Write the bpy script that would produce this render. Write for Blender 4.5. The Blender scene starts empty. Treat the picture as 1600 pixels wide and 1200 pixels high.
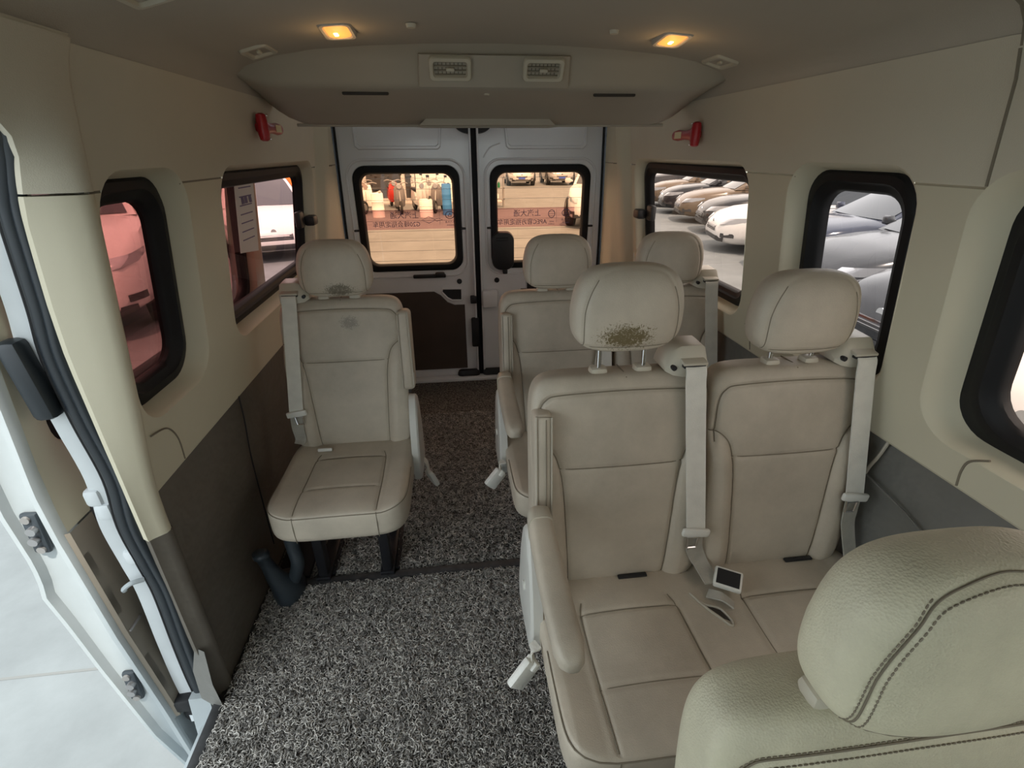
import bpy, bmesh, math, random
import numpy as np
from mathutils import Vector, Matrix

random.seed(7)
scene = bpy.context.scene
COL = scene.collection

# ------------------------------------------------------------------ camera
CAM = Vector((-0.15, 0.0, 1.40))
FPX, PITCH, YAW, ROLL = 760.0, 0.445849, -0.117621, -0.005566
def cam_axes():
    f = Vector((0, math.cos(PITCH), -math.sin(PITCH))); u = Vector((0, math.sin(PITCH), math.cos(PITCH))); r = Vector((1, 0, 0))
    r2 = math.cos(ROLL) * r + math.sin(ROLL) * u; u2 = -math.sin(ROLL) * r + math.cos(ROLL) * u
    Z = Matrix.Rotation(YAW, 3, 'Z')
    return Z @ r2, Z @ u2, Z @ f
CR, CU, CF = cam_axes()
cd = bpy.data.cameras.new('camera'); cam = bpy.data.objects.new('camera', cd); COL.objects.link(cam)
cam.matrix_world = Matrix(((CR.x, CU.x, -CF.x, CAM.x), (CR.y, CU.y, -CF.y, CAM.y), (CR.z, CU.z, -CF.z, CAM.z), (0, 0, 0, 1)))
cd.sensor_width = 36.0; cd.lens = FPX / 1600 * 36.0; cd.clip_start = 0.01; cd.clip_end = 300
scene.camera = cam

# ------------------------------------------------------------------ light
world = bpy.data.worlds.new('sky'); scene.world = world; world.use_nodes = True
bg = world.node_tree.nodes['Background']; bg.inputs[0].default_value = (0.88, 0.96, 1.0, 1); bg.inputs[1].default_value = 1.6
sd = bpy.data.lights.new('sun', 'SUN'); sun = bpy.data.objects.new('sun', sd); COL.objects.link(sun)
sd.energy = 3.0; sd.angle = math.radians(2.0); sd.color = (1.0, 0.95, 0.86)
sun.rotation_euler = Vector((0.06, -0.50, 0.86)).to_track_quat('Z', 'Y').to_euler()
scene.view_settings.view_transform = 'Standard'; scene.view_settings.look = 'None'
scene.view_settings.exposure = 0.75; scene.view_settings.gamma = 1.0; scene.view_settings.use_curve_mapping = False

# ------------------------------------------------------------------ materials
M = {}
def new_mat(name):
    m = bpy.data.materials.new(name); m.use_nodes = True
    nt = m.node_tree; M[name] = m
    return m, nt, nt.nodes['Principled BSDF']
def mat(name, col, rough=0.5, metal=0.0, var=0.0, vscale=6.0, bump=0.0, bscale=120.0, coat=0.0, bdist=0.002, col2=None, spec=0.5):
    m, nt, b = new_mat(name)
    b.inputs['Base Color'].default_value = (*col, 1); b.inputs['Roughness'].default_value = rough
    b.inputs['Metallic'].default_value = metal; b.inputs['Coat Weight'].default_value = coat
    b.inputs['Specular IOR Level'].default_value = spec
    tc = nt.nodes.new('ShaderNodeTexCoord')
    if var > 0 or col2:
        n = nt.nodes.new('ShaderNodeTexNoise'); n.inputs['Scale'].default_value = vscale; n.inputs['Detail'].default_value = 6
        nt.links.new(tc.outputs['Object'], n.inputs['Vector'])
        r = nt.nodes.new('ShaderNodeMix'); r.data_type = 'RGBA'
        c2 = col2 or tuple(c * (1 - var) for c in col)
        c1 = col if col2 else tuple(min(1, c * (1 + var)) for c in col)
        r.inputs['A'].default_value = (*c2, 1); r.inputs['B'].default_value = (*c1, 1)
        mr = nt.nodes.new('ShaderNodeMapRange'); mr.inputs[1].default_value = 0.3; mr.inputs[2].default_value = 0.7
        nt.links.new(n.outputs['Fac'], mr.inputs[0]); nt.links.new(mr.outputs[0], r.inputs['Factor'])
        nt.links.new(r.outputs['Result'], b.inputs['Base Color'])
    if bump > 0:
        n = nt.nodes.new('ShaderNodeTexNoise'); n.inputs['Scale'].default_value = bscale; n.inputs['Detail'].default_value = 4
        nt.links.new(tc.outputs['Object'], n.inputs['Vector'])
        bp = nt.nodes.new('ShaderNodeBump'); bp.inputs['Strength'].default_value = bump; bp.inputs['Distance'].default_value = bdist
        nt.links.new(n.outputs['Fac'], bp.inputs['Height']); nt.links.new(bp.outputs['Normal'], b.inputs['Normal'])
    return m
def leather(name, col, stain=None, grain=1.0, grime=0.0):
    """vinyl seat leather: soft colour drift, cell grain, optional dark scuffed patch (centre, radii)"""
    m, nt, b = new_mat(name)
    b.inputs['Roughness'].default_value = 0.48; b.inputs['Specular IOR Level'].default_value = 0.45
    tc = nt.nodes.new('ShaderNodeTexCoord'); L = nt.links.new
    n = nt.nodes.new('ShaderNodeTexNoise'); n.inputs['Scale'].default_value = 5; n.inputs['Detail'].default_value = 8; n.inputs['Roughness'].default_value = 0.65
    L(tc.outputs['Object'], n.inputs['Vector'])
    mx = nt.nodes.new('ShaderNodeMix'); mx.data_type = 'RGBA'
    mx.inputs['A'].default_value = (*[c * 0.80 for c in col], 1); mx.inputs['B'].default_value = (*[min(1, c * 1.1) for c in col], 1)
    mr = nt.nodes.new('ShaderNodeMapRange'); mr.inputs[1].default_value = 0.3; mr.inputs[2].default_value = 0.68
    L(n.outputs['Fac'], mr.inputs[0]); L(mr.outputs[0], mx.inputs['Factor'])
    out = mx.outputs['Result']
    if stain:
        (cx, cy, cz), (rx, ry, rz), dark = stain
        mp = nt.nodes.new('ShaderNodeMapping'); mp.inputs['Location'].default_value = (-cx / rx, -cy / ry, -cz / rz)
        mp.inputs['Scale'].default_value = (1 / rx, 1 / ry, 1 / rz); L(tc.outputs['Object'], mp.inputs['Vector'])
        ln = nt.nodes.new('ShaderNodeVectorMath'); ln.operation = 'LENGTH'; L(mp.outputs[0], ln.inputs[0])
        fall = nt.nodes.new('ShaderNodeMapRange'); fall.inputs[1].default_value = 0.25; fall.inputs[2].default_value = 1.0
        fall.inputs[3].default_value = 1.0; fall.inputs[4].default_value = 0.0; L(ln.outputs['Value'], fall.inputs[0])
        n2 = nt.nodes.new('ShaderNodeTexNoise'); n2.inputs['Scale'].default_value = 170; n2.inputs['Detail'].default_value = 5; n2.inputs['Distortion'].default_value = 1.5
        L(tc.outputs['Object'], n2.inputs['Vector'])
        ad = nt.nodes.new('ShaderNodeMath'); ad.operation = 'MULTIPLY_ADD'; ad.inputs[1].default_value = 0.55; L(fall.outputs[0], ad.inputs[0]); L(n2.outputs['Fac'], ad.inputs[2])
        th = nt.nodes.new('ShaderNodeMapRange'); th.inputs[1].default_value = 0.82; th.inputs[2].default_value = 0.98; L(ad.outputs[0], th.inputs[0])
        mul = nt.nodes.new('ShaderNodeMath'); mul.operation = 'MULTIPLY'; L(th.outputs[0], mul.inputs[0])
        gt = nt.nodes.new('ShaderNodeMath'); gt.operation = 'GREATER_THAN'; gt.inputs[1].default_value = 0.02; L(fall.outputs[0], gt.inputs[0]); L(gt.outputs[0], mul.inputs[1])
        m2 = nt.nodes.new('ShaderNodeMix'); m2.data_type = 'RGBA'; L(mul.outputs[0], m2.inputs['Factor']); L(out, m2.inputs['A'])
        m2.inputs['B'].default_value = (*dark, 1); out = m2.outputs['Result']
    L(out, b.inputs['Base Color'])
    v = nt.nodes.new('ShaderNodeTexVoronoi'); v.inputs['Scale'].default_value = 420; L(tc.outputs['Object'], v.inputs['Vector'])
    bp = nt.nodes.new('ShaderNodeBump'); bp.inputs['Strength'].default_value = 0.16 * grain; bp.inputs['Distance'].default_value = 0.0015
    L(v.outputs['Distance'], bp.inputs['Height']); L(bp.outputs['Normal'], b.inputs['Normal'])
    return m
def glass(name, tint, rough=0.0, refl=1.0):
    m = bpy.data.materials.new(name); m.use_nodes = True; M[name] = m
    nt = m.node_tree; nt.nodes.remove(nt.nodes['Principled BSDF']); out = nt.nodes['Material Output']
    t = nt.nodes.new('ShaderNodeBsdfTransparent'); t.inputs[0].default_value = (*tint, 1)
    g = nt.nodes.new('ShaderNodeBsdfGlossy'); g.inputs['Roughness'].default_value = 0.02; g.inputs[0].default_value = (refl, refl, refl, 1)
    mx = nt.nodes.new('ShaderNodeMixShader'); mx.inputs[0].default_value = 0.045; nt.links.new(t.outputs[0], mx.inputs[1]); nt.links.new(g.outputs[0], mx.inputs[2])
    nt.links.new(mx.outputs[0], out.inputs[0])
    return m
def emit(name, col, s):
    m, nt, b = new_mat(name); b.inputs['Base Color'].default_value = (*col, 1)
    b.inputs['Emission Color'].default_value = (*col, 1); b.inputs['Emission Strength'].default_value = s
    return m

SEATC = (0.50, 0.44, 0.355)
leather('seat_leather', SEATC)
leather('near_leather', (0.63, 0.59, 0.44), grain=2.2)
leather('headrest_stained', SEATC, ((-0.012, -0.05, -0.050), (0.105, 0.09, 0.050), (0.15, 0.115, 0.055)))
leather('headrest_scuffed', SEATC, ((0.015, -0.05, -0.062), (0.085, 0.09, 0.042), (0.17, 0.145, 0.105)))
leather('back_scuffed', SEATC, ((0.03, 0.46, 0.872), (0.055, 0.12, 0.040), (0.27, 0.245, 0.20)))
mat('seam_thread', (0.20, 0.17, 0.125), 0.8)
mat('piping', (0.42, 0.38, 0.31), 0.5)
mat('plastic_beige', (0.50, 0.46, 0.375), 0.38); mat('plastic_grey', (0.56, 0.55, 0.51), 0.35)
mat('plastic_white', (0.72, 0.71, 0.66), 0.3)
mat('plastic_dark', (0.035, 0.045, 0.055), 0.42)
mat('black', (0.012, 0.012, 0.014), 0.5)
mat('black_metal', (0.02, 0.02, 0.024), 0.4, 0.3)
mat('rubber', (0.010, 0.010, 0.011), 0.55, spec=0.25)
mat('seal_rubber', (0.020, 0.026, 0.032), 0.38)
mat('chrome', (0.75, 0.75, 0.76), 0.12, 1.0)
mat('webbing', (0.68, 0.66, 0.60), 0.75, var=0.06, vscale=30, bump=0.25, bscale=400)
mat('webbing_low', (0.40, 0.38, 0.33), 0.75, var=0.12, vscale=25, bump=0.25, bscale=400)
mat('trim_beige', (0.60, 0.555, 0.42), 0.62, var=0.03, vscale=3, bump=0.06, bscale=600)
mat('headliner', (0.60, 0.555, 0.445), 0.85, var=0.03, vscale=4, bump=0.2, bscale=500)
mat('roof_liner', (0.45, 0.41, 0.34), 0.85, var=0.03, vscale=4, bump=0.2, bscale=500)  # headliner cloth in a darker copy, so the ceiling reads as less lit
mat('header_plastic', (0.42, 0.385, 0.315), 0.6, var=0.03, vscale=5)  # darkened below its own colour: the light falling off rearwards is painted in
mat('vinyl_grey', (0.135, 0.118, 0.096), 0.5, var=0.12, vscale=5, bump=0.6, bscale=5, bdist=0.03)
mat('vinyl_right', (0.17, 0.165, 0.15), 0.42, var=0.1, vscale=5, bump=0.7, bscale=6, bdist=0.03)
mat('door_brown', (0.06, 0.042, 0.032), 0.6, var=0.15)
mat('paint_white', (0.76, 0.78, 0.80), 0.25, coat=0.3, var=0.02)
mat('flange_bright', (0.72, 0.76, 0.78), 0.4, var=0.05, vscale=12)
mat('flange_shaded', (0.42, 0.46, 0.475), 0.4, var=0.05, vscale=12)  # same white body paint as flange_bright, greyed to carry its shade
mat('floor_dark', (0.03, 0.028, 0.026), 0.8)
mat('strip_dark', (0.045, 0.045, 0.047), 0.6, var=0.3, vscale=40)
mat('hammer_red', (0.42, 0.012, 0.02), 0.32)
mat('label_paper', (0.72, 0.62, 0.38), 0.7)
mat('paper', (0.72, 0.66, 0.62), 0.8)
mat('ink', (0.16, 0.12, 0.22), 0.7)
mat('vent_beige', (0.56, 0.53, 0.43), 0.5)
mat('vent_dark', (0.03, 0.025, 0.02), 0.6); mat('vent_slat', (0.30, 0.275, 0.215), 0.5); mat('vent_vane', (0.10, 0.09, 0.07), 0.5)
mat('bezel', (0.50, 0.47, 0.42), 0.35)
emit('lamp_glow', (1.0, 0.40, 0.09), 0.55)
emit('bulb_glow', (1.0, 0.72, 0.30), 3.0)
glass('glass_clear', (0.86, 0.90, 0.87)); glass('glass_rear', (1.0, 0.57, 0.33)); glass('glass_left', (0.78, 0.51, 0.47)); glass('glass_door', (0.44, 0.24, 0.22)); glass('glass_right', (0.84, 0.66, 0.56)); glass('glass_narrow', (0.80, 0.71, 0.68))
glass('film_band', (0.90, 0.76, 0.80), refl=0.2)
def curl_mat():
    m, nt, b = new_mat('coil'); a = nt.nodes.new('ShaderNodeAttribute'); a.attribute_name = 'shade'
    r = nt.nodes.new('ShaderNodeValToRGB'); e = r.color_ramp.elements
    e[0].color = (0.10, 0.095, 0.09, 1); e[1].color = (0.80, 0.76, 0.70, 1); x = e.new(0.5); x.color = (0.40, 0.378, 0.35, 1)
    nt.links.new(a.outputs['Fac'], r.inputs[0]); nt.links.new(r.outputs[0], b.inputs['Base Color']); b.inputs['Roughness'].default_value = 0.5
curl_mat()
def mat_base():
    m, nt, b = new_mat('coil_base'); tc = nt.nodes.new('ShaderNodeTexCoord'); n = nt.nodes.new('ShaderNodeTexNoise'); n.inputs['Scale'].default_value = 120
    nt.links.new(tc.outputs['Object'], n.inputs[0]); r = nt.nodes.new('ShaderNodeValToRGB'); e = r.color_ramp.elements
    e[0].position = 0.40; e[0].color = (0.02, 0.019, 0.018, 1); e[1].position = 0.6; e[1].color = (0.20, 0.185, 0.165, 1)
    nt.links.new(n.outputs[0], r.inputs[0]); nt.links.new(r.outputs[0], b.inputs['Base Color']); b.inputs['Roughness'].default_value = 0.8
mat_base()
def ground_mat():
    m, nt, b = new_mat('concrete'); tc = nt.nodes.new('ShaderNodeTexCoord'); L = nt.links.new
    n = nt.nodes.new('ShaderNodeTexNoise'); n.inputs['Scale'].default_value = 1.1; n.inputs['Detail'].default_value = 10; n.inputs['Roughness'].default_value = 0.7
    L(tc.outputs['Object'], n.inputs[0]); r = nt.nodes.new('ShaderNodeValToRGB'); e = r.color_ramp.elements
    e[0].position = 0.3; e[0].color = (0.118, 0.130, 0.133, 1); e[1].position = 0.7; e[1].color = (0.185, 0.203, 0.208, 1)
    L(n.outputs[0], r.inputs[0]); L(r.outputs[0], b.inputs['Base Color']); b.inputs['Roughness'].default_value = 0.75
    bp = nt.nodes.new('ShaderNodeBump'); bp.inputs['Strength'].default_value = 0.4; n2 = nt.nodes.new('ShaderNodeTexNoise'); n2.inputs['Scale'].default_value = 14; n2.inputs['Detail'].default_value = 8
    L(tc.outputs['Object'], n2.inputs[0]); L(n2.outputs[0], bp.inputs['Height']); L(bp.outputs[0], b.inputs['Normal'])
ground_mat()
for nm, c, rg in (('car_white', (0.60, 0.59, 0.58), 0.25), ('car_black', (0.016, 0.017, 0.02), 0.12), ('car_blue', (0.035, 0.04, 0.06), 0.12), ('car_grey', (0.030, 0.031, 0.034), 0.2),
                  ('car_gold', (0.13, 0.095, 0.065), 0.2), ('car_silver', (0.42, 0.42, 0.43), 0.2), ('car_red', (0.45, 0.03, 0.02), 0.25)):
    mat(nm, c, rg, coat=0.15, spec=0.35)
mat('car_glass', (0.03, 0.035, 0.04), 0.04, coat=0.5); mat('tyre', (0.02, 0.02, 0.02), 0.8); mat('rim', (0.45, 0.45, 0.46), 0.3, 0.8)
mat('headlamp', (0.42, 0.43, 0.45), 0.12, 0.3, coat=1.0); mat('grille', (0.03, 0.03, 0.032), 0.4); mat('plate_blue', (0.06, 0.12, 0.5), 0.4)
mat('orange', (0.80, 0.24, 0.03), 0.45); mat('wall_grey', (0.42, 0.40, 0.38), 0.8, var=0.1, vscale=2); mat('wall_pale', (0.75, 0.72, 0.70), 0.8, var=0.1, vscale=5, bump=1, bscale=20, bdist=0.05)
mat('shade_dark', (0.05, 0.05, 0.055), 0.8); mat('red_cloth', (0.75, 0.02, 0.02), 0.6); mat('drum_blue', (0.05, 0.22, 0.5), 0.4); mat('drum_green', (0.02, 0.3, 0.1), 0.4)
mat('bucket_white', (0.85, 0.84, 0.8), 0.5); mat('scooter_grey', (0.16, 0.15, 0.15), 0.4); mat('yellow', (0.8, 0.55, 0.05), 0.5); mat('steel', (0.35, 0.34, 0.33), 0.4, 0.5)

# ------------------------------------------------------------------ object helpers
def link(name, me, m=None, parent=None, label=None, cat=None, group=None, kind=None):
    o = bpy.data.objects.new(name, me); COL.objects.link(o)
    if m and me is not None and hasattr(me, 'materials') and len(me.materials) == 0: me.materials.append(M[m])
    if parent: o.parent = parent
    if label: o['label'] = label
    if cat: o['category'] = cat
    if group: o['group'] = group
    if kind: o['kind'] = kind
    return o
def empty(name, loc=(0, 0, 0), rz=0.0, label=None, cat=None, group=None, kind=None):
    o = link(name, None, label=label, cat=cat, group=group, kind=kind); o.location = loc; o.rotation_euler = (0, 0, rz); o.empty_display_size = 0.05
    return o
class MB:
    def __init__(s): s.v = []; s.f = []
    def add(s, v, f):
        b = len(s.v); s.v += [tuple(p) for p in v]; s.f += [tuple(i + b for i in q) for q in f]; return s
    def box(s, c, size, bev=0.0, rot=None, seg=2):
        bm = bmesh.new(); bmesh.ops.create_cube(bm, size=1.0)
        for v in bm.verts: v.co = Vector((v.co.x * size[0], v.co.y * size[1], v.co.z * size[2]))
        if bev > 0: bmesh.ops.bevel(bm, geom=bm.edges[:], offset=min(bev, min(size) * 0.49), segments=seg, profile=0.5, affect='EDGES')
        R = rot or Matrix.Identity(3)
        bm.verts.index_update(); c = Vector(c)
        s.add([R @ v.co + c for v in bm.verts], [[v.index for v in f.verts] for f in bm.faces]); bm.free(); return s
    def loft(s, loops, cap0=True, cap1=True, closed=True):
        n = len(loops[0]); v = [p for l in loops for p in l]; f = []
        for k in range(len(loops) - 1):
            for i in range(n if closed else n - 1):
                j = (i + 1) % n; f.append((k * n + i, k * n + j, (k + 1) * n + j, (k + 1) * n + i))
        if cap0: f.append(tuple(range(n))[::-1])
        if cap1: f.append(tuple(range((len(loops) - 1) * n, len(loops) * n)))
        return s.add(v, f)
    def tube(s, path, r, n=8, closed=False):
        path = [Vector(p) for p in path]; N = len(path); loops = []; ref = None
        for i, p in enumerate(path):
            a = path[(i - 1) % N] if (closed or i > 0) else p; b = path[(i + 1) % N] if (closed or i < N - 1) else p
            t = (b - a).normalized()
            if ref is None: ref = t.orthogonal().normalized()
            ref = (ref - t * ref.dot(t)); ref = ref.normalized() if ref.length > 1e-6 else t.orthogonal().normalized(); q = t.cross(ref)
            rr = r[i] if isinstance(r, (list, tuple)) else r
            loops.append([p + rr * (math.cos(2 * math.pi * k / n) * ref + math.sin(2 * math.pi * k / n) * q) for k in range(n)])
        if closed: loops.append(loops[0]); return s.loft(loops, False, False)
        return s.loft(loops)
    def cyl(s, p0, p1, r0, r1=None, n=20):
        return s.tube([p0, p1], [r0, r1 if r1 is not None else r0], n)
    def ribbon(s, path, wdir, w, th=0.0015):
        loops = []; P = [Vector(p) for p in path]
        for i, p in enumerate(P):
            t = (P[min(i + 1, len(P) - 1)] - P[max(i - 1, 0)]).normalized()
            d = Vector(wdir[i] if isinstance(wdir, list) else wdir); d = (d - t * d.dot(t)).normalized(); nn = t.cross(d) * th
            ww = (w[i] if isinstance(w, list) else w) / 2
            loops.append([p - d * ww - nn, p + d * ww - nn, p + d * ww + nn, p - d * ww + nn])
        return s.loft(loops)
    def prism(s, poly, d, axis='y'):
        """poly 2D list, d=(d0,d1) along axis"""
        def P(a, b, t): return {'y': (a, t, b), 'x': (t, a, b), 'z': (a, b, t)}[axis]
        return s.loft([[P(a, b, d[0]) for a, b in poly], [P(a, b, d[1]) for a, b in poly]])
    def mesh(s, name, smooth=True, angle=38):
        me = bpy.data.meshes.new(name); me.from_pydata([tuple(p) for p in s.v], [], s.f); me.update()
        bm = bmesh.new(); bm.from_mesh(me); bmesh.ops.recalc_face_normals(bm, faces=bm.faces[:]); bm.to_mesh(me); bm.free()
        if smooth and len(me.polygons):
            me.polygons.foreach_set('use_smooth', [True] * len(me.polygons)); me.set_sharp_from_angle(angle=math.radians(angle))
        return me
    def build(s, name, m, parent=None, smooth=True, angle=38, **k):
        return link(name, s.mesh(name, smooth, angle), m, parent, **k)
def rrect(x0, x1, y0, y1, r, n=7):
    pts = []
    r = min(r, (x1 - x0) * 0.49, (y1 - y0) * 0.49)
    for cx, cy, a0 in ((x1 - r, y1 - r, 0), (x0 + r, y1 - r, 90), (x0 + r, y0 + r, 180), (x1 - r, y0 + r, 270)):
        for k in range(n + 1):
            a = math.radians(a0 + 90 * k / n); pts.append((cx + r * math.cos(a), cy + r * math.sin(a)))
    return pts
def interp(pts, t):
    if t <= pts[0][0]: return pts[0][1]
    for (a, u), (b, v) in zip(pts, pts[1:]):
        if t <= b: return u + (v - u) * (t - a) / (b - a)
    return pts[-1][1]
def smooth_path(pts, k=6):
    P = [Vector(p) for p in pts]; out = []
    for i in range(len(P) - 1):
        a, b, c, d = P[max(i - 1, 0)], P[i], P[i + 1], P[min(i + 2, len(P) - 1)]
        for j in range(k):
            t = j / k
            out.append(0.5 * ((2 * b) + (c - a) * t + (2 * a - 5 * b + 4 * c - d) * t * t + (3 * b - a - 3 * c + d) * t ** 3))
    out.append(P[-1]); return out
def fill2d(outer, holes, mapf, cu=(), cv=(), keep=None):
    """flat outline with holes, cut by lines u=.. and v=.., then mapped to 3D"""
    bm = bmesh.new(); ed = []
    for lp in [outer] + list(holes):
        vs = [bm.verts.new((p[0], p[1], 0)) for p in lp]
        ed += [bm.edges.new((vs[i], vs[(i + 1) % len(vs)])) for i in range(len(vs))]
    bmesh.ops.triangle_fill(bm, edges=ed, use_beauty=True, use_dissolve=False)
    for u in cu: bmesh.ops.bisect_plane(bm, geom=bm.verts[:] + bm.edges[:] + bm.faces[:], plane_co=(u, 0, 0), plane_no=(1, 0, 0))
    for v in cv: bmesh.ops.bisect_plane(bm, geom=bm.verts[:] + bm.edges[:] + bm.faces[:], plane_co=(0, v, 0), plane_no=(0, 1, 0))
    if keep:
        bad = [f for f in bm.faces if not keep(*f.calc_center_median()[:2])]
        bmesh.ops.delete(bm, geom=bad, context='FACES')
    bm.verts.index_update()
    v = [mapf(a.co.x, a.co.y) for a in bm.verts]; f = [[q.index for q in p.verts] for p in bm.faces]
    bm.free(); return v, f

# ================================================================== SETTING: floor, walls, ceiling
PROF = [(-0.2, 0.868), (0.0, 0.868), (0.66, 0.866), (0.72, 0.862), (0.80, 0.852), (0.90, 0.836), (1.10, 0.81), (1.35, 0.776), (1.50, 0.756), (1.56, 0.738), (1.60, 0.70), (1.63, 0.62)]
def P(z): return interp(PROF, z)
YF, YR = -1.75, 2.62            # front end of the side walls, start of the rear corner trims
ROOF = [(0.745, 1.545), (0.736, 1.574), (0.718, 1.597), (0.685, 1.615), (0.60, 1.637), (0.50, 1.650), (0.36, 1.658), (0.18, 1.664), (0.0, 1.666)]

floor = MB().box((0, 0.68, -0.02), (1.76, 4.85, 0.04)).build('floor', 'floor_dark', smooth=False, kind='structure')

def window(n, side, fy0, fy1, z0, z1, gl, latch=None, rr=0.07):
    """rubber frame ring + tinted pane set behind the trim"""
    off = 0.048
    def X(z, d): return side * (P(z) + off + d)
    w = empty('window_%d' % n, (side * (P(1.1) + off), (fy0 + fy1) / 2, (z0 + z1) / 2), kind='structure')
    lo = w.location
    def ring(i, d): return [Vector((X(z, d), y, z)) - lo for y, z in rrect(fy0 + i, fy1 - i, z0 + i, z1 - i, max(rr - i * 0.6, 0.02))]
    MB().loft([ring(-0.03, 0.03), ring(-0.028, 0.004), ring(-0.002, 0.0), ring(0.004, -0.006), ring(0.022, -0.008), ring(0.028, 0.0), ring(0.040, 0.004), ring(0.046, 0.012), ring(0.047, 0.03)], False, False).build('frame', 'rubber', w)
    pl = rrect(fy0 + 0.03, fy1 - 0.03, z0 + 0.03, z1 - 0.03, 0.05)
    v, f = fill2d(pl, [], lambda y, z: Vector((X(z, 0.022), y, z)) - lo, (), [0.95, 1.02, 1.1, 1.18, 1.26, 1.34])
    MB().add(v, f).build('pane', gl, w)
    if latch:
        ly, lz = latch
        MB().box(Vector((X(lz, -0.012), ly - 0.045, lz)) - lo, (0.03, 0.07, 0.075), 0.012).box(Vector((X(lz, -0.045), ly + 0.02, lz - 0.01)) - lo, (0.05, 0.075, 0.045), 0.012).build('latch', 'black', w)
    return w
def trim_hole(side, y0, y1, z0, z1, iy=(0.05, 0.045), iz=(0.028, 0.04), r=0.09):
    """outline of the opening in the trim and the sloping reveal that leads to the frame"""
    outer = rrect(y0, y1, z0, z1, r)
    rings = []
    for t, d in ((0, 0), (0.08, 0.002), (0.25, 0.010), (0.6, 0.036), (0.85, 0.050), (1.0, 0.058), (1.0, 0.08)):
        pts = rrect(y0 + iy[0] * t, y1 - iy[1] * t, z0 + iz[0] * t, z1 - iz[1] * t, r - 0.02 * t)
        rings.append([Vector((side * (P(z) + d), y, z)) for y, z in pts])
    mb = MB().loft(rings, False, False)
    return outer, mb
def side_wall(side, name, y0, y1, zb, holes, zs, low_mat):
    """upper liner (the wall itself), window surround panel, lower vinyl panel"""
    hs = [trim_hole(side, *h) for h in holes]
    cuts = [zb + 0.0, 0.74, 0.8, 0.85, 0.9, 1.0, 1.1, 1.2, 1.3, zs - 0.0022, zs + 0.0022, 1.4, 1.45, 1.5, 1.52, 1.54, 1.55]
    yc = [y0 + (y1 - y0) * k / 10 for k in range(1, 10)]
    outer = [(y0, zb), (y1, zb), (y1, 1.56), (y0, 1.56)]
    mp = lambda y, z: (side * P(z), y, z)
    v, f = fill2d(outer, [h[0] for h in hs], mp, yc, cuts, keep=lambda y, z: z > zs + 0.002)
    wall = MB().add(v, f).build(name, 'headliner', kind='structure')
    v, f = fill2d(outer, [h[0] for h in hs], mp, yc, cuts, keep=lambda y, z: z < zs - 0.002)
    mb = MB().add(v, f)
    # rolled lower edge of the surround
    mb.loft([[(side * P(zb), y, zb) for y in (y0, y1)], [(side * (P(zb) + 0.004), y, zb - 0.006) for y in (y0, y1)], [(side * (P(zb) + 0.03), y, zb - 0.006) for y in (y0, y1)]], False, False, closed=False)
    for h in hs: mb.add(h[1].v, h[1].f)
    mb.build('window_surround', 'trim_beige', wall)
    MB().box((side * (P(zs) + 0.006), (y0 + y1) / 2, zs), (0.004, y1 - y0, 0.02)).build('seam_backing', 'seam_thread', wall, smooth=False) if False else None
    # dark strip seen in the seam gap, cut where the windows are
    edges = sorted([y0, y1] + [e for h in holes for e in (h[0] + 0.023, h[1] - 0.023)])
    sb = MB()
    for a, b in zip(edges[0::2], edges[1::2]):
        if b > a: sb.box((side * (P(zs) + 0.006), (a + b) / 2, zs), (0.004, b - a, 0.008))
    sb.build('seam_strip', 'seam_thread', wall, smooth=False)
    return wall
ZS = 1.338
WR = side_wall(1, 'wall_right', YF, YR, 0.772, [(-1.55, -0.62, 0.845, 1.385), (-0.45, 0.825, 0.845, 1.372, (0.05, 0.045), (0.028, 0.025)), (0.93, 1.352, 0.845, 1.372, (0.05, 0.03), (0.028, 0.022)), (1.54, 2.585, 0.855, 1.368, (0.045, 0.03), (0.028, 0.022))], ZS, 'vinyl_right')
WL = side_wall(-1, 'wall_left', 1.005, YR, 0.69, [(1.012, 1.352, 0.845, 1.372, (0.03, 0.03), (0.028, 0.022)), (1.54, 2.585, 0.855, 1.368, (0.045, 0.03), (0.028, 0.022))], ZS, 'vinyl_grey')
window(1, 1, -0.39, 0.768, 0.873, 1.348, 'glass_right', rr=0.10)
window(6, 1, -1.49, -0.68, 0.873, 1.348, 'glass_clear', rr=0.10)
window(2, 1, 0.975, 1.322, 0.873, 1.352, 'glass_narrow', rr=0.085)
window(3, 1, 1.58, 2.558, 0.882, 1.348, 'glass_right', latch=(2.50, 1.12))
window(4, -1, 1.03, 1.325, 0.873, 1.352, 'glass_left', rr=0.085)
window(5, -1, 1.58, 2.558, 0.882, 1.348, 'glass_left', latch=(2.50, 1.12))

def wavy_panel(side, y0, y1, z0, z1, seed, amp):
    rnd = np.random.RandomState(seed); ny, nz = 90, 34; v = []; f = []
    ph = rnd.rand(8) * 6.28; fr = rnd.uniform(3, 11, 8); an = rnd.uniform(-1, 1, 8)
    for j in range(nz + 1):
        z = z0 + (z1 - z0) * j / nz
        for i in range(ny + 1):
            y = y0 + (y1 - y0) * i / ny
            w = sum(math.sin(fr[k] * (y * math.cos(an[k]) + z * math.sin(an[k]) * 1.4) * 1.6 + ph[k]) for k in range(8)) / 8
            v.append((side * (0.872 - amp * max(0, w) * math.sin(math.pi * min(1, max(0, (z1 - z) / 0.25)) / 2)), y, z))
    for j in range(nz):
        for i in range(ny):
            a = j * (ny + 1) + i; f.append((a, a + 1, a + ny + 2, a + ny + 1))
    return v, f
v, f = wavy_panel(1, YF, YR, 0.0, 0.79, 3, 0.022); lowR = MB().add(v, f).build('lower_panel', 'vinyl_right', WR)
v, f = wavy_panel(-1, 0.99, YR, 0.0, 0.71, 5, 0.010); lowL = MB().add(v, f).build('lower_panel', 'vinyl_grey', WL)
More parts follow.
